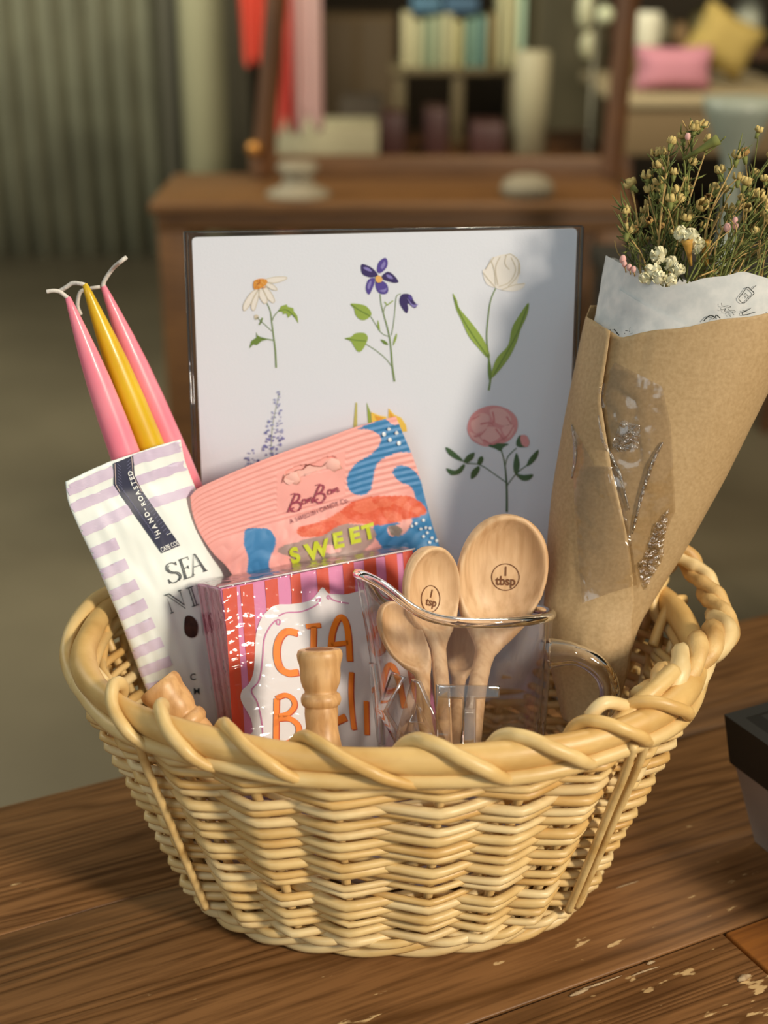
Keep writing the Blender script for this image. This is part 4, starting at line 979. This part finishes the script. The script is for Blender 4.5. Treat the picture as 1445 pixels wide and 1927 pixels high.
def wrap(edge, back, dr, mt, nm, par, jn=NLv, spiral=True, nu=120, lab=None):
    P = []
    cols = []
    for i in range(nu+1):
        u = i/nu; jt = 0
        for j in range(NLv-1):                  # walk down until the point drops under the cut line
            p, an = bq(j, u, dr, spiral); x, y = pix(p)
            if y >= (edge(x) if sin(an) > -.05 else back(x)): jt = j; break
        if jt:                                   # refine
            p0, _ = bq(jt-1, u, dr, spiral); p1, _ = bq(jt, u, dr, spiral); y0, y1 = pix(p0)[1], pix(p1)[1]; ye = edge(pix(p1)[0]) if sin(an) > -.05 else back(pix(p1)[0])
            f = max(0, min(1, (ye-y0)/max(.1, y1-y0))); top = p0.lerp(p1, f)
        else: top = bq(0, u, dr, spiral)[0]
        cols.append([top] + [bq(j, u, dr, spiral)[0] for j in range(max(jt, 1), NLv)]); 
    q = MB(); nr = 70
    for c_ in cols:
        out = []
        for k in range(nr):
            t = (len(c_)-1)*k/(nr-1); i_ = min(int(t), len(c_)-2); out.append(c_[i_].lerp(c_[i_+1], t-i_))
        P.append(out)
    q.grid(P, mt); return q
bqt = thing('dried_flower_bouquet', 'dried flowers wrapped in kraft paper and white tissue at the right of the basket', 'bouquet', CC[-1])
kedge = lambda x: 597+(x-1105)*.62 if x < 1166 else 634-(x-1166)*.165 + 2*sin(x*.05)
tedge = lambda x: 478+(x-1135)*.55 if x < 1250 else 541-(x-1250)*.21 + 2*sin(x*.07)
qk = wrap(kedge, lambda x: 575, 0, M_kraft, '', bqt)
qt = wrap(tedge, lambda x: 486-(x-1140)*.05, -.0046, M_tp, '', bqt, spiral=False)
KV, TV = qk.bvh(), qt.bvh()
o = build('kraft_wrap', qk, bqt, solid=.0004)
M_ikp = mat('print_black', '#1d2422', .6)
if 1: poly(qt, [(1163,543),(1215,575),(1290,612),(1230,640),(1160,650),(1125,600)], M_tp, TV, .0012, 0, 8)
f7 = lambda *p: crop(1300, 520, 9.966, p)
def ik(pts, w_, sm=5): stroke(qt, f7(*pts), w_, M_ikp, TV, .0012, sm)
for pts, w_ in ((((1020,215),(1040,205),(1075,210),(1110,245),(1160,290),(1170,320),(1150,345)), 1.6), (((1020,230),(960,310),(900,390),(895,430),(930,475),(975,495),(1010,480),(1080,410),(1150,340)), 1.2), (((1120,250),(1165,205),(1212,165)), 1.0), (((985,345),(1010,320),(1045,345),(1070,360)), .9), (((1045,400),(1060,375),(1035,360)), .9), (((995,385),(1012,380)), 1.1),
               (((568,495),(575,540),(620,555),(680,545),(730,555),(735,570),(700,575),(690,600),(710,630),(760,630),(815,640),(820,660),(775,670),(780,695),(800,710)), .8), (((545,600),(580,620),(640,605),(625,640),(650,665),(700,675),(705,710),(740,750)), .8),
               (((235,835),(300,765),(365,730),(420,745),(450,760),(470,725),(500,740),(545,780)), 1.9), (((400,800),(440,775)), 1.2), (((950,630),(990,640),(1050,665)), .9), (((1120,585),(1040,635),(960,670),(955,710),(1000,715),(1100,695),(1200,660)), 1.2), (((1430,665),(1450,655)), 2)):
    ik(pts, w_)
f9 = lambda *p: crop(1090, 220, 4.07, p)
for pts, w_ in ((((225,1640),(270,1630),(290,1650),(310,1675)), 2.4), (((355,1665),(350,1640),(375,1640)), 1), (((390,1665),(410,1655),(385,1640),(398,1612)), 1)):
    stroke(qt, f9(*pts), w_, M_ikp, TV, .0012, 4)
build('tissue_liner', qt, bqt)
# sticky tape and the little folded corner
M_tape = film('clear_tape', 1.5, .8, 60, tint=(.90,.87,.82), rough=.16, boost=2.2, dist=.0016)
def tape(pts, wr):
    q = MB(); poly(q, pts, M_tape, KV, .0010, 0, 7)
    for v in q.v: v += (CAM-v).normalized()*.0012*abs(noise.noise(v*90))*wr
    build('clear_tape', q, bqt)
tape([(1158,682),(1246,727),(1262,800),(1270,960),(1222,1075),(1198,1108),(1178,1000),(1150,860),(1126,735)], 1)
tape([(1078,800),(1120,875),(1158,880),(1186,1000),(1198,1100),(1150,1115),(1096,1135),(1082,960)], .5)
def crinkle(pts, fr, am):
    q = MB(); poly(q, pts, M_glint, KV, .0016, 0, 3.0)
    for i_, v in enumerate(q.v): v += Vector((noise.noise(v*fr), noise.noise(v*fr+Vector((9,0,0))), noise.noise(v*fr+Vector((0,9,0)))))*am
    build('crinkled_tape', q, bqt)
M_glint = film('crinkled_tape', 1.6, 1.0, 420, tint=(.86,.82,.74), rough=.16, boost=4, dist=.0025)
crinkle([(1258,955),(1243,1055),(1212,1110),(1197,1062),(1210,1048),(1234,985)], 300, .0007)
crinkle([(1170,790),(1205,800),(1200,845),(1165,850),(1152,838)], 300, .0005)
for rg in (((1247,832),(1228,870),(1205,940),(1190,1005)), ((1126,782),(1135,830),(1152,862),(1168,900),(1184,960)), ((1076,800),(1083,850),(1076,900))):
    P_ = []
    for x, y in rg:
        h_ = KV.ray_cast(CAM, ray(x, y).normalized())[0]
        if h_: P_.append(h_ + (CAM-h_).normalized()*.0014)
    if len(P_) > 2:
        q = MB(); q.tube(spline(P_, 8), [.0009*sin(pi*min(1,(i+.6)/(8*(len(P_)-1)+1)))**.5+.0001 for i in range(8*(len(P_)-1)+1)], M_glint, 8); build('tape_ridge', q, bqt)
q = MB(); a, b, c_ = at(1388,800,.035), at(1434,757,.042), at(1420,790,.040); q.add([a, b, c_, a+Vector((0,.0008,0)), b+Vector((0,.0008,0)), c_+Vector((0,.0008,0))], [(0,1,2),(5,4,3),(0,3,4,1),(1,4,5,2),(2,5,3,0)], M_kraft)
build('folded_corner', q, bqt, smooth=False)
# dried stems
SG = [mat('dry_stem_green', '#74793c', .8), mat('dry_stem_tan', '#b09258', .8), mat('dry_leaf_olive', '#566030', .85)]
BL = [mat('dry_blossom', '#d8c07a', .8, color2='#9c8448', nscale=300), mat('dry_blossom_brown', '#b08a4e', .85, color2='#7d5f30', nscale=300)]
M_wf, M_pk, M_hay = mat('white_everlasting', '#e9e3c4', .8, color2='#cfc69a', nscale=400), mat('pink_bud', '#dba8a0', .7), mat('dry_petal', '#a8762a', .7, color2='#c79a45', nscale=200)
rnd = random.Random(5)
_at0 = at
def at(x, y, Y): return _at0(x, y, Y + .018)
def jit(s_): return Vector((rnd.uniform(-s_, s_), rnd.uniform(-s_, s_), rnd.uniform(-s_, s_)))
def blossom(p, d, r, k):
    q = MB(); d = d.normalized(); t = d.orthogonal().normalized(); b2 = d.cross(t); n = rnd.choice((5, 6))
    q.tube([p - d*r*1.2, p], [r*.25, r*.5], SG[0], 6)
    for i in range(n):
        a = 2*pi*i/n + rnd.random()*.4; o_ = t*cos(a) + b2*sin(a); sdw = (t*-sin(a) + b2*cos(a))
        p0, p1, p2 = p + o_*r*.2, p + o_*r*.85 + d*r*.45, p + o_*r*.75 + d*r*1.35
        w1 = r*.48; th_ = o_*-.00025
        vs = [p0-sdw*w1*.4, p0+sdw*w1*.4, p1+sdw*w1, p2+sdw*w1*.4, p2-sdw*w1*.4, p1-sdw*w1]; vs += [v + th_ for v in vs]
        q.add(vs, [(0,1,2,5),(5,2,3,4),(11,8,7,6),(10,9,8,11),(0,6,7,1),(1,7,8,2),(2,8,9,3),(3,9,10,4),(4,10,11,5),(5,11,6,0)], BL[k])
    build('dried_blossom', q, bqt)
def sprig(base, tip, needles=9, r=.00045, fork=2, mt=None, nb_=1, size=.0032):
    a, b = at(*base), at(*tip); mid = (a+b)/2 + Vector((rnd.uniform(-.006, .006), rnd.uniform(-.004, .004), rnd.uniform(-.002, .004)))
    C = spline([a, mid, b], 9); q = MB(); q.tube(C, [r*(1.25-.6*i/len(C)) for i in range(len(C))], mt or rnd.choice(SG[:2]), 5)
    tips = [(b, C[-1]-C[-3])]
    for k in range(fork):
        s_ = C[rnd.randrange(len(C)*2//5, len(C)-2)]; e = s_ + (b-a).normalized()*rnd.uniform(.008, .018) + jit(.008)
        q.tube(spline([s_, (s_+e)/2 + jit(.002), e], 4), r*.7, SG[rnd.randrange(2)], 5); tips.append((e, e-s_))
    for k in range(needles):
        s_ = C[rnd.randrange(len(C)//4, len(C))]; e = s_ + (b-a).normalized()*rnd.uniform(.002, .008) + jit(.006)
        q.tube([s_, (s_+e)/2 + jit(.001), e], [r*.7, r*.9, r*.2], SG[rnd.choice((0,2,2))], 4)
    build('dried_sprig', q, bqt)
    for e, d in tips[:nb_+(rnd.randrange(2) if nb_ else 0)]: blossom(e, d + jit(.003), size*rnd.uniform(.75, 1.15), rnd.choice((0,0,0,0,1)))
left = [(1176,402,.050),(1190,352,.060),(1218,338,.055),(1246,292,.05),(1262,272,.045),(1285,262,.055),(1306,246,.050),(1332,272,.055),(1300,310,.05),(1268,330,.045),(1252,322,.06),(1330,372,.05),(1318,390,.04),(1262,382,.042),(1245,385,.05),(1226,362,.055),(1180,440,.04),(1205,420,.06),(1290,345,.06),(1278,420,.06),(1345,360,.06)]
for i, (x, y, Y) in enumerate(left):
    sprig((1235 + (x-1250)*.28 + rnd.uniform(-12, 12), 545, .045), (x, y, Y), 14, .0005, 3, SG[i % 3 % 2], 1 + i % 2, .0033)
right = [(1386,300,.045),(1388,340,.05),(1392,378,.04),(1440,342,.05),(1436,385,.045),(1405,395,.035),(1425,440,.03),(1418,330,.06),(1450,300,.06),(1460,360,.05),(1372,400,.055),(1465,420,.04),(1412,365,.05),(1448,410,.035)]
for x, y, Y in right: sprig((1320 + (x-1400)*.5 + rnd.uniform(-20, 20), 530, .040), (x, y, Y), 10, .0005, 2, None, 1)
for i in range(46):                                   # fine slanting grass at the right
    x = rnd.uniform(1285, 1440); sprig((x, 535-rnd.uniform(0, 18), rnd.uniform(.012, .045)), (x+rnd.uniform(20, 110), rnd.uniform(385, 490), rnd.uniform(.02, .06)), rnd.randrange(2, 6), .00035, 1, SG[rnd.choice((0,1,0))], 0, .0022)
for i in range(14):
    x = rnd.uniform(1175, 1300); sprig((x, 530, rnd.uniform(.04, .07)), (x+rnd.uniform(-25, 25), rnd.uniform(420, 480), rnd.uniform(.04, .07)), 12, .0004, 2, SG[2], 1, .0026)
for p_ in ((1426,250,.05),):
    blossom(at(*p_), Vector((.3,0,1)), .0024, 0); q = MB(); q.tube(spline([at(1426,258,.05), at(1416,330,.055), at(1395,450,.05), at(1380,520,.045)], 6), .0003, SG[0], 5); build('dried_sprig', q, bqt)
# big trumpet shaped dried blossoms
for (a, b, r) in (((1285,300,.045),(1352,262,.04),.0028), ((1300,500,.03),(1293,452,.028),.0030), ((1330,500,.035),(1326,455,.033),.0034)):
    q = MB(); A, B = at(*a), at(*b); q.tube([A, A.lerp(B, .5), A.lerp(B, .85), B], [.0007, .0014, r*.8, r], M_hay if r > .0029 else SG[0], 8); build('trumpet_blossom', q, bqt)
for x, y, Y, r in ((1240,480,.030,.0042),(1264,497,.028,.0038),(1228,512,.024,.0042),(1241,523,.020,.0036),(1284,440,.034,.0040),(1299,448,.032,.0046),(1312,462,.031,.0040),(1276,508,.024,.0034),(1262,527,.018,.0030),(1215,525,.024,.0034)):
    q = MB(); C0 = at(x, y, Y)
    for k in range(34):
        d = Vector((rnd.gauss(0,1), rnd.gauss(0,1), rnd.gauss(0,1)+.4)).normalized(); e = C0 + d*r*.62; t = d.orthogonal().normalized()*r*.34; b2 = d.cross(t).normalized()*r*.3
        q.add([e-t-b2, e+t-b2, e+t*.8+b2+d*r*.42, e-t*.8+b2+d*r*.42, e-d*r*.2], [(0,1,2,3),(4,1,0),(4,3,2),(4,2,1),(4,0,3)], M_wf)
    q.ball(C0, r*.72, M_wf, 10, 7); build('white_blossom', q, bqt, smooth=False)
for x, y, Y, r in ((1172,488,.030,.0021),(1175,497,.028,.0016),(1184,503,.026,.0017),(1192,507,.024,.0016),(1383,415,.030,.0018),(1384,425,.030,.0018),(1294,257,.045,.0018),(1243,318,.05,.0016),(1368,428,.03,.0022)):
    q = MB(); q.ball(at(x, y, Y), r*.8, M_pk, 8, 6, (1,1,1.35)); q.tube([at(x, y, Y), at(x+3, y+18, Y+.006)], .0003, SG[1], 5); build('small_bud', q, bqt)
at = _at0
# ---------------------------------------------------------------- shop behind (all out of focus in the photograph)
M_fw = wood_mat('reclaimed_wood', '#6f4a24', '#5a3a19', '#402611', .5, axis=0, wv=4, dist=3)
M_fwd = mat('dark_wood_post', '#5e3a1c', .55, color2='#4a2c14', nscale=6)
DY0 = 2.02                                             # front edge of the old bench, as far off as the picture says
dl, dr_ = at(292, 400, DY0), at(1180, 400, DY0); ztop = at(700, 380, DY0).z - .022
dk = thing('wooden_bench', 'old brown wooden bench with a raised back frame across the shop floor', 'bench', ((dl.x+dr_.x)/2, DY0+.35, FZ))
def bx(nm, a, b, mt, par, r=.004):
    q = MB(); c = (Vector(a)+Vector(b))/2; d = Vector(b)-Vector(a); q.rbox(c, [abs(v) for v in d], r, mt); return build(nm, q, par)
zb = at(700, 436, DY0).z; XL, XR = dl.x, dr_.x
bx('apron', (XL, DY0, zb), (XR, DY0+.035, ztop), M_fw, dk)
bx('bench_top', (XL-.01, DY0-.01, ztop), (XR+.01, DY0+.34, ztop+.022), M_fw, dk)
wl = at(345, 600, DY0).x - at(290, 600, DY0).x
for x in (XL, XR-wl):
    for y in (DY0+.002, DY0+.27): bx('leg', (x+.002, y, FZ), (x+wl, y+.05, zb+.03), M_fw, dk)
YB = DY0+.28
pa, pb = at(487, 290, YB), at(1165, 290, YB)
zl, zt = at(700, 352, YB).z, at(700, 296, YB).z
bx('back_rail', (pa.x-.02, YB, zl), (pb.x+.02, YB+.04, zt), M_fw, dk)
for (a, b) in (((492,330),(525,-60)), ((1150,330),(1188,-60))):
    q = MB(); A, B = at(*a, YB-.002), at(*b, YB-.002); q.tube([A, B], .021, M_fwd, 4); build('back_post', q, dk, smooth=False)
q = MB(); q.ball(at(478, 280, YB-.03), .016, mat('brass_knob', '#b07a3a', .35, metal=.6), 12, 8); build('knob', q, dk)
def pile(nm, lab, cat, par_pts, mt, group=None, fn=None): pass
ZB_ = ztop
M_plas, M_cream = mat('grey_stoneware', '#837863', .7), mat('cream_box', '#a39a7c', .7)
def sittop(x, y0, y1, prof, nm, lab, cat, mt, Y, group=None, zf=None):
    a = at(x, y1, Y); a.z = zf if zf is not None else a.z; h = at(x, y0, Y).z - a.z; q = MB(); s_ = (at(x+100, y1, Y).x-a.x)/100
    q.lathe([(r*s_, h*t) for r, t in prof], a, mt, seg=24); o = build(nm, q, base=a); return tag(o, lab, cat, group)
sittop(562, 306, 398, [(62,0),(58,.12),(30,.35),(26,.6),(40,.85),(34,1)], 'stone_stand', 'squat grey stand on the left end of the old bench', 'stand', M_plas, DY0+.065, zf=ztop+.023)
sittop(990, 330, 398, [(46,0),(50,.4),(44,.75),(26,1)], 'stone_jar', 'rounded grey jar on the right end of the old bench', 'jar', M_plas, DY0+.06, zf=ztop+.023)
ZB_ = ztop+.022
def onb(x0, y0, x1, y1, Y, dp, mt, nm, lab, cat, group=None, r=.006, zf=None):
    a, b = at(x0, y1, Y), at(x1, y0, Y)
    q = MB(); z0 = a.z if zf is None else zf; q.rbox(((a.x+b.x)/2, Y+dp/2, (z0+b.z)/2), (b.x-a.x, dp, b.z-z0), r, mt); return tag(build(nm, q, base=((a.x+b.x)/2, Y+dp/2, z0)), lab, cat, group)
# low display table behind the bench carries the shop goods
YS = 3.3
sh = thing('display_table', 'low dark display table behind the bench loaded with shop goods', 'table', (.35, YS+.3, FZ))
zs = at(800, 300, YS).z
bx('table_top', (at(505,300,YS).x, YS-.05, zs-.03), (at(1160,300,YS).x, YS+.62, zs), M_fwd, sh)
for x in (at(515,300,YS).x, at(1130,300,YS).x):
    for y in (YS, YS+.55): bx('leg', (x, y, FZ), (x+.05, y+.05, zs-.028), M_fwd, sh)
onb(522, 238, 712, 302, YS, .22, M_cream, 'storage_box', 'long cream box on the display table at the foot of the pink cloths', 'box', zf=zs)
sittop(995, 95, 303, [(33,0),(33,.97),(30,1)], 'pillar_vase', 'tall plain cream cylinder standing on the display table', 'vase', mat('cream_ceramic', '#aba283', .5), YS+.1, zf=zs)
M_dred = mat('dark_red_tin', '#40201b', .5)
for (x0, y0, x1, y1) , lab in (((718,215,762,300),'dark red tin leftmost of the three on the display table'), ((798,205,842,300),'dark red tin between the two stool legs'), ((885,232,950,300),'dark red tin rightmost, next to the cream cylinder')):
    onb(x0, y0, x1, y1, YS+.05, .14, M_dred, 'storage_tin', lab, 'tin', 'tins on the display table', zf=zs)
onb(640, 190, 720, 238, YS+.30, .2, mat('dark_basket', '#3a2f22', .8), 'dark_crate', 'dark crate half hidden behind the cream box', 'crate', zf=zs)
# stool-like riser with books
rs = thing('shelf_riser', 'small wooden riser holding upright books on the display table', 'shelf', (at(850,300,YS+.3).x, YS+.35, zs)); M_rz = mat('riser_wood', '#5d4f33', .7)
zr = at(850, 128, YS+.28).z
bx('shelf_board', (at(735,128,YS+.28).x, YS+.28, zr-.02), (at(985,128,YS+.28).x, YS+.56, zr), M_rz, rs)
for x in (742, 852, 958): bx('leg', (at(x,128,YS+.28).x, YS+.29, zs), (at(x+22,128,YS+.28).x, YS+.33, zr-.019), M_rz, rs); 
cl = ['#b7ae86','#a9a57e','#7d8a6c','#8f9473','#aaa47c','#a59d6c','#6f8c78','#5f8074','#7b6a40','#b0aa80','#b5ae82','#9db59a']
labs = ['cream','beige','sage green','olive','pale cream','mustard yellow','teal','dark teal','brown','pale yellow','light lemon','mint']
xs = [757,777,797,815,834,853,876,897,916,936,955,972]
for i, c in enumerate(cl):
    y0 = 25 + (i*13) % 17 if i < 9 else -10
    pos = 'leftmost on the riser' if i == 0 else ('rightmost on the riser' if i == 11 else 'between the %s and the %s one' % (labs[i-1], labs[i+1]))
    onb(xs[i]+.5, y0, xs[i]+18, 128, YS+.29, .15, mat('book_cover_%s' % labs[i].replace(' ', '_'), c, .6), 'book', 'upright %s book %s' % (labs[i], pos), 'book', 'upright books on the riser', .002, zf=zr)
for i, (c, x0, x1, l) in enumerate((('#466a80',775,830,'sky blue'), ('#3a5870',836,900,'deep blue'))):
    a = at(x0, 20, YS+.30); b = at(x1, 0, YS+.30); q = MB(); zb0 = max(at(800, 25+((k*13) % 17), YS+.29).z for k in range(9)) + .002
    q.rbox(((a.x+b.x)/2, YS+.36, zb0+.02), (b.x-a.x, .14, .04), .003, mat('lid_'+l.replace(' ', '_'), c, .6)); tag(build('gift_box', q, base=((a.x+b.x)/2, YS+.36, zb0)), '%s box lying on top of the upright books' % l, 'box')
# cloths hanging at the left of the post
rl = thing('garment_rail', 'thin rail high on the left holding red and pink cloths', 'rail', (at(530,0,YS+.2).x, YS-.10, FZ)); M_rail = mat('rail_metal', '#5a5648', .4, metal=.7)
zr2 = at(530, -70, YS+.2).z
q = MB(); q.tube([Vector((at(440,0,YS+.2).x, YS-.10, zr2)), Vector((at(1105,0,YS+.2).x, YS-.10, zr2))], .008, M_rail, 8); build('cross_bar', q, rl)
for x in (507, 1095):
    q = MB(); xx = at(x, 0, YS+.2).x; q.tube([Vector((xx, YS-.10, FZ)), Vector((xx, YS-.10, zr2))], .008, M_rail, 8); build('upright', q, rl)
def hanging(x0, x1, y1, c, lab, dy, taper=0, nm='hanging_cloth'):
    Y = YS-.10+dy; q = MB(); a, b = at(x0, 0, Y).x, at(x1, 0, Y).x; z1 = at((x0+x1)/2, y1, Y).z; P = []
    for j in range(24):
        v = j/23; row = []
        for i in range(25):
            u = i/24; k = 1-taper*v; row.append(Vector(((a+b)/2 + (u-.5)*(b-a)*k, Y + .018*sin(u*15+v)*v**.3, zr2 + (z1-zr2)*v*(1+.06*sin(u*9)*v))))
        P.append(row)
    q.grid(P, mat('cloth_'+lab.split()[0], c, .8), thick=(0,.006,0)); tag(build(nm, q, base=((a+b)/2, Y, z1)), lab, 'cloth', 'cloths on the rail')
hanging(448, 500, 118, '#d8503c', 'coral red cloth hanging left of the wooden post', -.03, .25)
hanging(512, 548, 238, '#c8483e', 'crimson cloth hanging just right of the wooden post', -.035)
hanging(546, 604, 236, '#c9a5a0', 'pink cloth hanging rightmost of the long cloths', -.02)
hanging(532, 592, 30, '#c0a23c', 'yellow short cloth at the top right of the rail', .03)
# plain boxes and hanging things in the dim middle
M_cd = mat('cardboard', '#6f5838', .8)
zz = FZ
bk2 = thing('storage_cabinet', 'dim brown cabinet standing against the back wall behind the shop goods', 'cabinet', (at(720,200,5.6).x, 5.8, FZ))
bx('body', (at(600,0,5.6).x, 5.6, FZ), (at(745,0,5.6).x, 6.1, at(700,30,5.6).z), M_cd, bk2); bx('door', (at(606,0,5.59).x, 5.585, FZ+.1), (at(668,0,5.59).x, 5.6, at(700,36,5.6).z), mat('cabinet_door','#5d4a30',.7), bk2); bx('door', (at(676,0,5.59).x, 5.585, FZ+.1), (at(740,0,5.59).x, 5.6, at(700,36,5.6).z), MATS['cabinet_door'], bk2)
bk3 = thing('tall_cupboard', 'olive brown cupboard standing at the back right of the shop', 'cabinet', (at(1080,200,5.4).x, 5.7, FZ))
bx('body', (at(1010,0,5.4).x, 5.4, FZ), (at(1150,0,5.4).x, 5.9, at(1080,-80,5.4).z), mat('olive_board', '#5c5236', .7), bk3); bx('door', (at(1016,0,5.39).x, 5.385, FZ+.1), (at(1144,0,5.39).x, 5.4, at(1080,-60,5.4).z), mat('olive_door', '#50472e', .7), bk3)
# hanging glass lamps
def bauble(x, y, r, Y, c, nm, lab, cat, group=None, sc=(1,1,1.2)):
    p = at(x, y, Y); q = MB(); s_ = (at(x+100, y, Y).x-p.x)/100; q.ball(p, r*s_, mat(nm+c, c, .3), 16, 10, sc)
    q.tube([p, p + Vector((0, 0, 2.6-p.z))], .003, mat('lamp_cord', '#2d281f', .7), 6); tag(build(nm, q, base=p), lab, cat, group)
bauble(1138, 28, 17, 3.2, '#c3c7a4', 'hanging_lamp', 'small round pale lamp hanging beside the right post', 'lamp', 'hanging lamps', (1,1,1))
bauble(1102, 20, 16, 3.4, '#b9b796', 'hanging_lamp', 'long pale lamp hanging left of the round one', 'lamp', 'hanging lamps', (1,1,2.2))
bauble(1108, 85, 17, 3.5, '#bdb894', 'hanging_lamp', 'oval cream lamp hanging lowest of the three', 'lamp', 'hanging lamps', (1,1,1.5))
# right hand display
YR = 2.9
rt_ = thing('round_display_table', 'pale clothed table at the right carrying cushions and bowls', 'table', (at(1330,200,YR).x, YR+.3, FZ)); zr3 = at(1300, 182, YR).z
M_cl = mat('linen_cloth', '#9b8a6a', .8)
bx('table_top', (at(1172,0,YR).x, YR, zr3-.03), (at(1560,0,YR).x, YR+.7, zr3), M_cl, rt_, .01)
bx('cloth_skirt', (at(1180,0,YR).x, YR+.01, zr3-.14), (at(1550,0,YR).x, YR+.03, zr3-.028), mat('skirt_cloth', '#6f5a3c', .8), rt_)
for x in (1195, 1530): bx('leg', (at(x,0,YR).x, YR+.04, FZ), (at(x+20,0,YR).x, YR+.10, zr3-.03), M_fwd, rt_)
def cushion(x0, x1, y0, y1, Y, c, lab, nm='cushion', rot=0):
    a, b = at(x0, y1, Y), at(x1, y0, Y); q = MB(); n = 18; P = []; cc = (a+b)/2; R_ = Matrix.Rotation(rot, 3, 'Y')
    for s_ in (1, -1):
        P = []
        for j in range(n+1):
            row = []
            for i in range(n+1):
                u, v = i/n*2-1, j/n*2-1; k = max(0, (1-u**4)*(1-v**4))**.5; f = 1-.10*(1-abs(u*v)); row.append(cc + R_ @ Vector((u*(b.x-a.x)/2*f, s_*.07*k + .0, v*(b.z-a.z)/2*f)))
            P.append(row if s_ > 0 else row[::-1])
        q.grid(P, mat('cushion_'+lab.split()[0], c, .8))
    lo = min(v.z for v in q.v); q.v = [v + Vector((0, 0, zr3+.001-lo)) for v in q.v]
    tag(build(nm, q, base=(cc.x, Y, zr3)), lab, 'cushion')
cushion(1190, 1342, 98, 182, YR+.14, '#c07f8c', 'pink cushion lying on the pale table at the right')
cushion(1290, 1425, 82, 190, YR+.32, '#ad9450', 'yellow cushion leaning behind the pink cushion', rot=radians(28))
sittop(1216, 22, 104, [(20,0),(24,.3),(26,.8),(22,1)], 'paper_cup', 'white tall cup standing behind the pink cushion', 'cup', mat('white_cup', '#d8d3bb', .6), YR+.56, zf=at(1240, 104, YR+.56).z)
onb(1188, 104, 1300, 184, YR+.47, .18, M_cd, 'cardboard_box', 'plain cardboard box behind the pink cushion under the white cup', 'box', zf=zr3)
sh2 = thing('wall_shelf', 'dark shelf unit at the far right loaded with pale crockery', 'shelf', (at(1400,0,4.4).x, 4.5, FZ))
for y in (-40, 95, 250): z = at(1300, y, 4.4).z; bx('shelf_board', (at(1175,0,4.4).x, 4.4, z-.03), (at(1640,0,4.4).x, 4.75, z), M_fwd, sh2)
for x in (1175, 1625): bx('side_panel', (at(x,0,4.4).x, 4.4, FZ), (at(x+10,0,4.4).x, 4.75, 2.3), M_fwd, sh2)
for i, (x, w_, h_, c, l) in enumerate(((1258,22,.10,'#8c8468','grey'),(1345,32,.13,'#70653c','olive'),(1425,28,.16,'#c5c6b0','white'),(1298,15,.08,'#9a7a52','tan'))):
    Y = 4.45; z = at(1300, 95, 4.4).z; p = Vector((at(x,0,Y).x, Y+.12, z)); s_ = (at(x+w_,0,Y).x-p.x); q = MB(); q.lathe([(s_*.6,0),(s_,h_*.35),(s_*.95,h_*.7),(s_*.6,h_)], p, mat('crock_'+l, c, .5), seg=20)
    tag(build('stoneware_pot', q, base=p), '%s pot on the upper board of the far right shelf' % l, 'pot', 'pots on the far shelf')
# white pedestal stand close behind the flowers
M_gs = mat('frosted_glass', '#a9ae9f', .35, trl=.3)
Yp = 1.5; p = at(1362, 520, Yp); s_ = (at(1462,520,Yp).x-p.x)/100; H_ = at(1362, 185, Yp).z - p.z
q = MB(); 
pt = thing('tasting_table', 'dark side table behind the bouquet carrying the frosted vase', 'table', (p.x, Yp+.1, FZ))
bx('table_top', (p.x-.17, Yp-.10, p.z-.03), (p.x+.30, Yp+.25, p.z), mat('black_table', '#25241f', .5), pt); 
for sx, sy in ((-.16,-.09),(.26,-.09),(-.16,.21),(.26,.21)): bx('leg', (p.x+sx, Yp+sy, FZ), (p.x+sx+.03, Yp+sy+.03, p.z-.028), MATS['black_table'], pt)
q.lathe([(34*s_,0),(30*s_,.004),(17*s_,.010),(16*s_,H_*.40),(17*s_,H_*.58),(24*s_,H_*.68),(44*s_,H_*.80),(60*s_,H_*.92),(66*s_,H_),(62*s_,H_)], p, M_gs, seg=32)
tag(build('pedestal_vase', q, base=p), 'frosted pale vase flaring upward from a narrow stem behind the dried flowers', 'vase')
# black topped container at the right edge of the table
cont = thing('black_topped_bin', 'grey bin with a black top standing at the right edge of the table', 'container', atz(1500, 1640, 0))
q = MB(); c0 = atz(1420, 1585, 0) + GD*.066 - GN*.066
def frus(c, z0, z1, a, b, a2, b2, mt, q):
    vs = []
    for z, A, B in ((z0, a, b), (z1, a2, b2)):
        for sx, sy in ((-1,-1),(1,-1),(1,1),(-1,1)): vs.append(c + GD*sx*A + GN*sy*B + Vector((0,0,z)))
    q.add(vs, [(3,2,1,0),(4,5,6,7),(0,1,5,4),(1,2,6,5),(2,3,7,6),(3,0,4,7)], mt)
frus(c0, .0005, .048, .066, .066, .076, .078, mat('taupe_plastic', '#8d8078', .5), q); build('bin_body', q, cont, smooth=False)
q = MB(); frus(c0, .0482, .078, .078, .080, .082, .084, mat('black_rubber', '#0f0e0d', .55), q); frus(c0, .078, .081, .074, .076, .068, .070, MATS['black_rubber'], q); build('lid', q, cont, smooth=False)
CX=.12
cr = thing('shade_crate', 'dark slatted crate added out of view right of the bin to shade the table', 'crate', (.56, -.045, 0))  # unseen crate, added to throw shade on the table right of the basket
for z in (.012, .060, .108, .156, .204):
    for (x, y, dx, dy) in ((.56,-.25,.29,.01),(.56,.16,.29,.01),(.42,-.045,.01,.40),(.70,-.045,.01,.40)):
        q = MB(); q.rbox((x, y, z+.0115), (dx, dy, .044), .002, M_fwd); build('slat', q, cr)
for x in (.431, .689):
    for y in (-.238, .148): q = MB(); q.rbox((x, y, .124), (.013, .013, .246), .002, M_fwd); build('corner_post', q, cr)
q = MB(); q.rbox((.56, -.045, .230), (.262, .37, .006), .001, M_fwd); build('lid_board', q, cr)
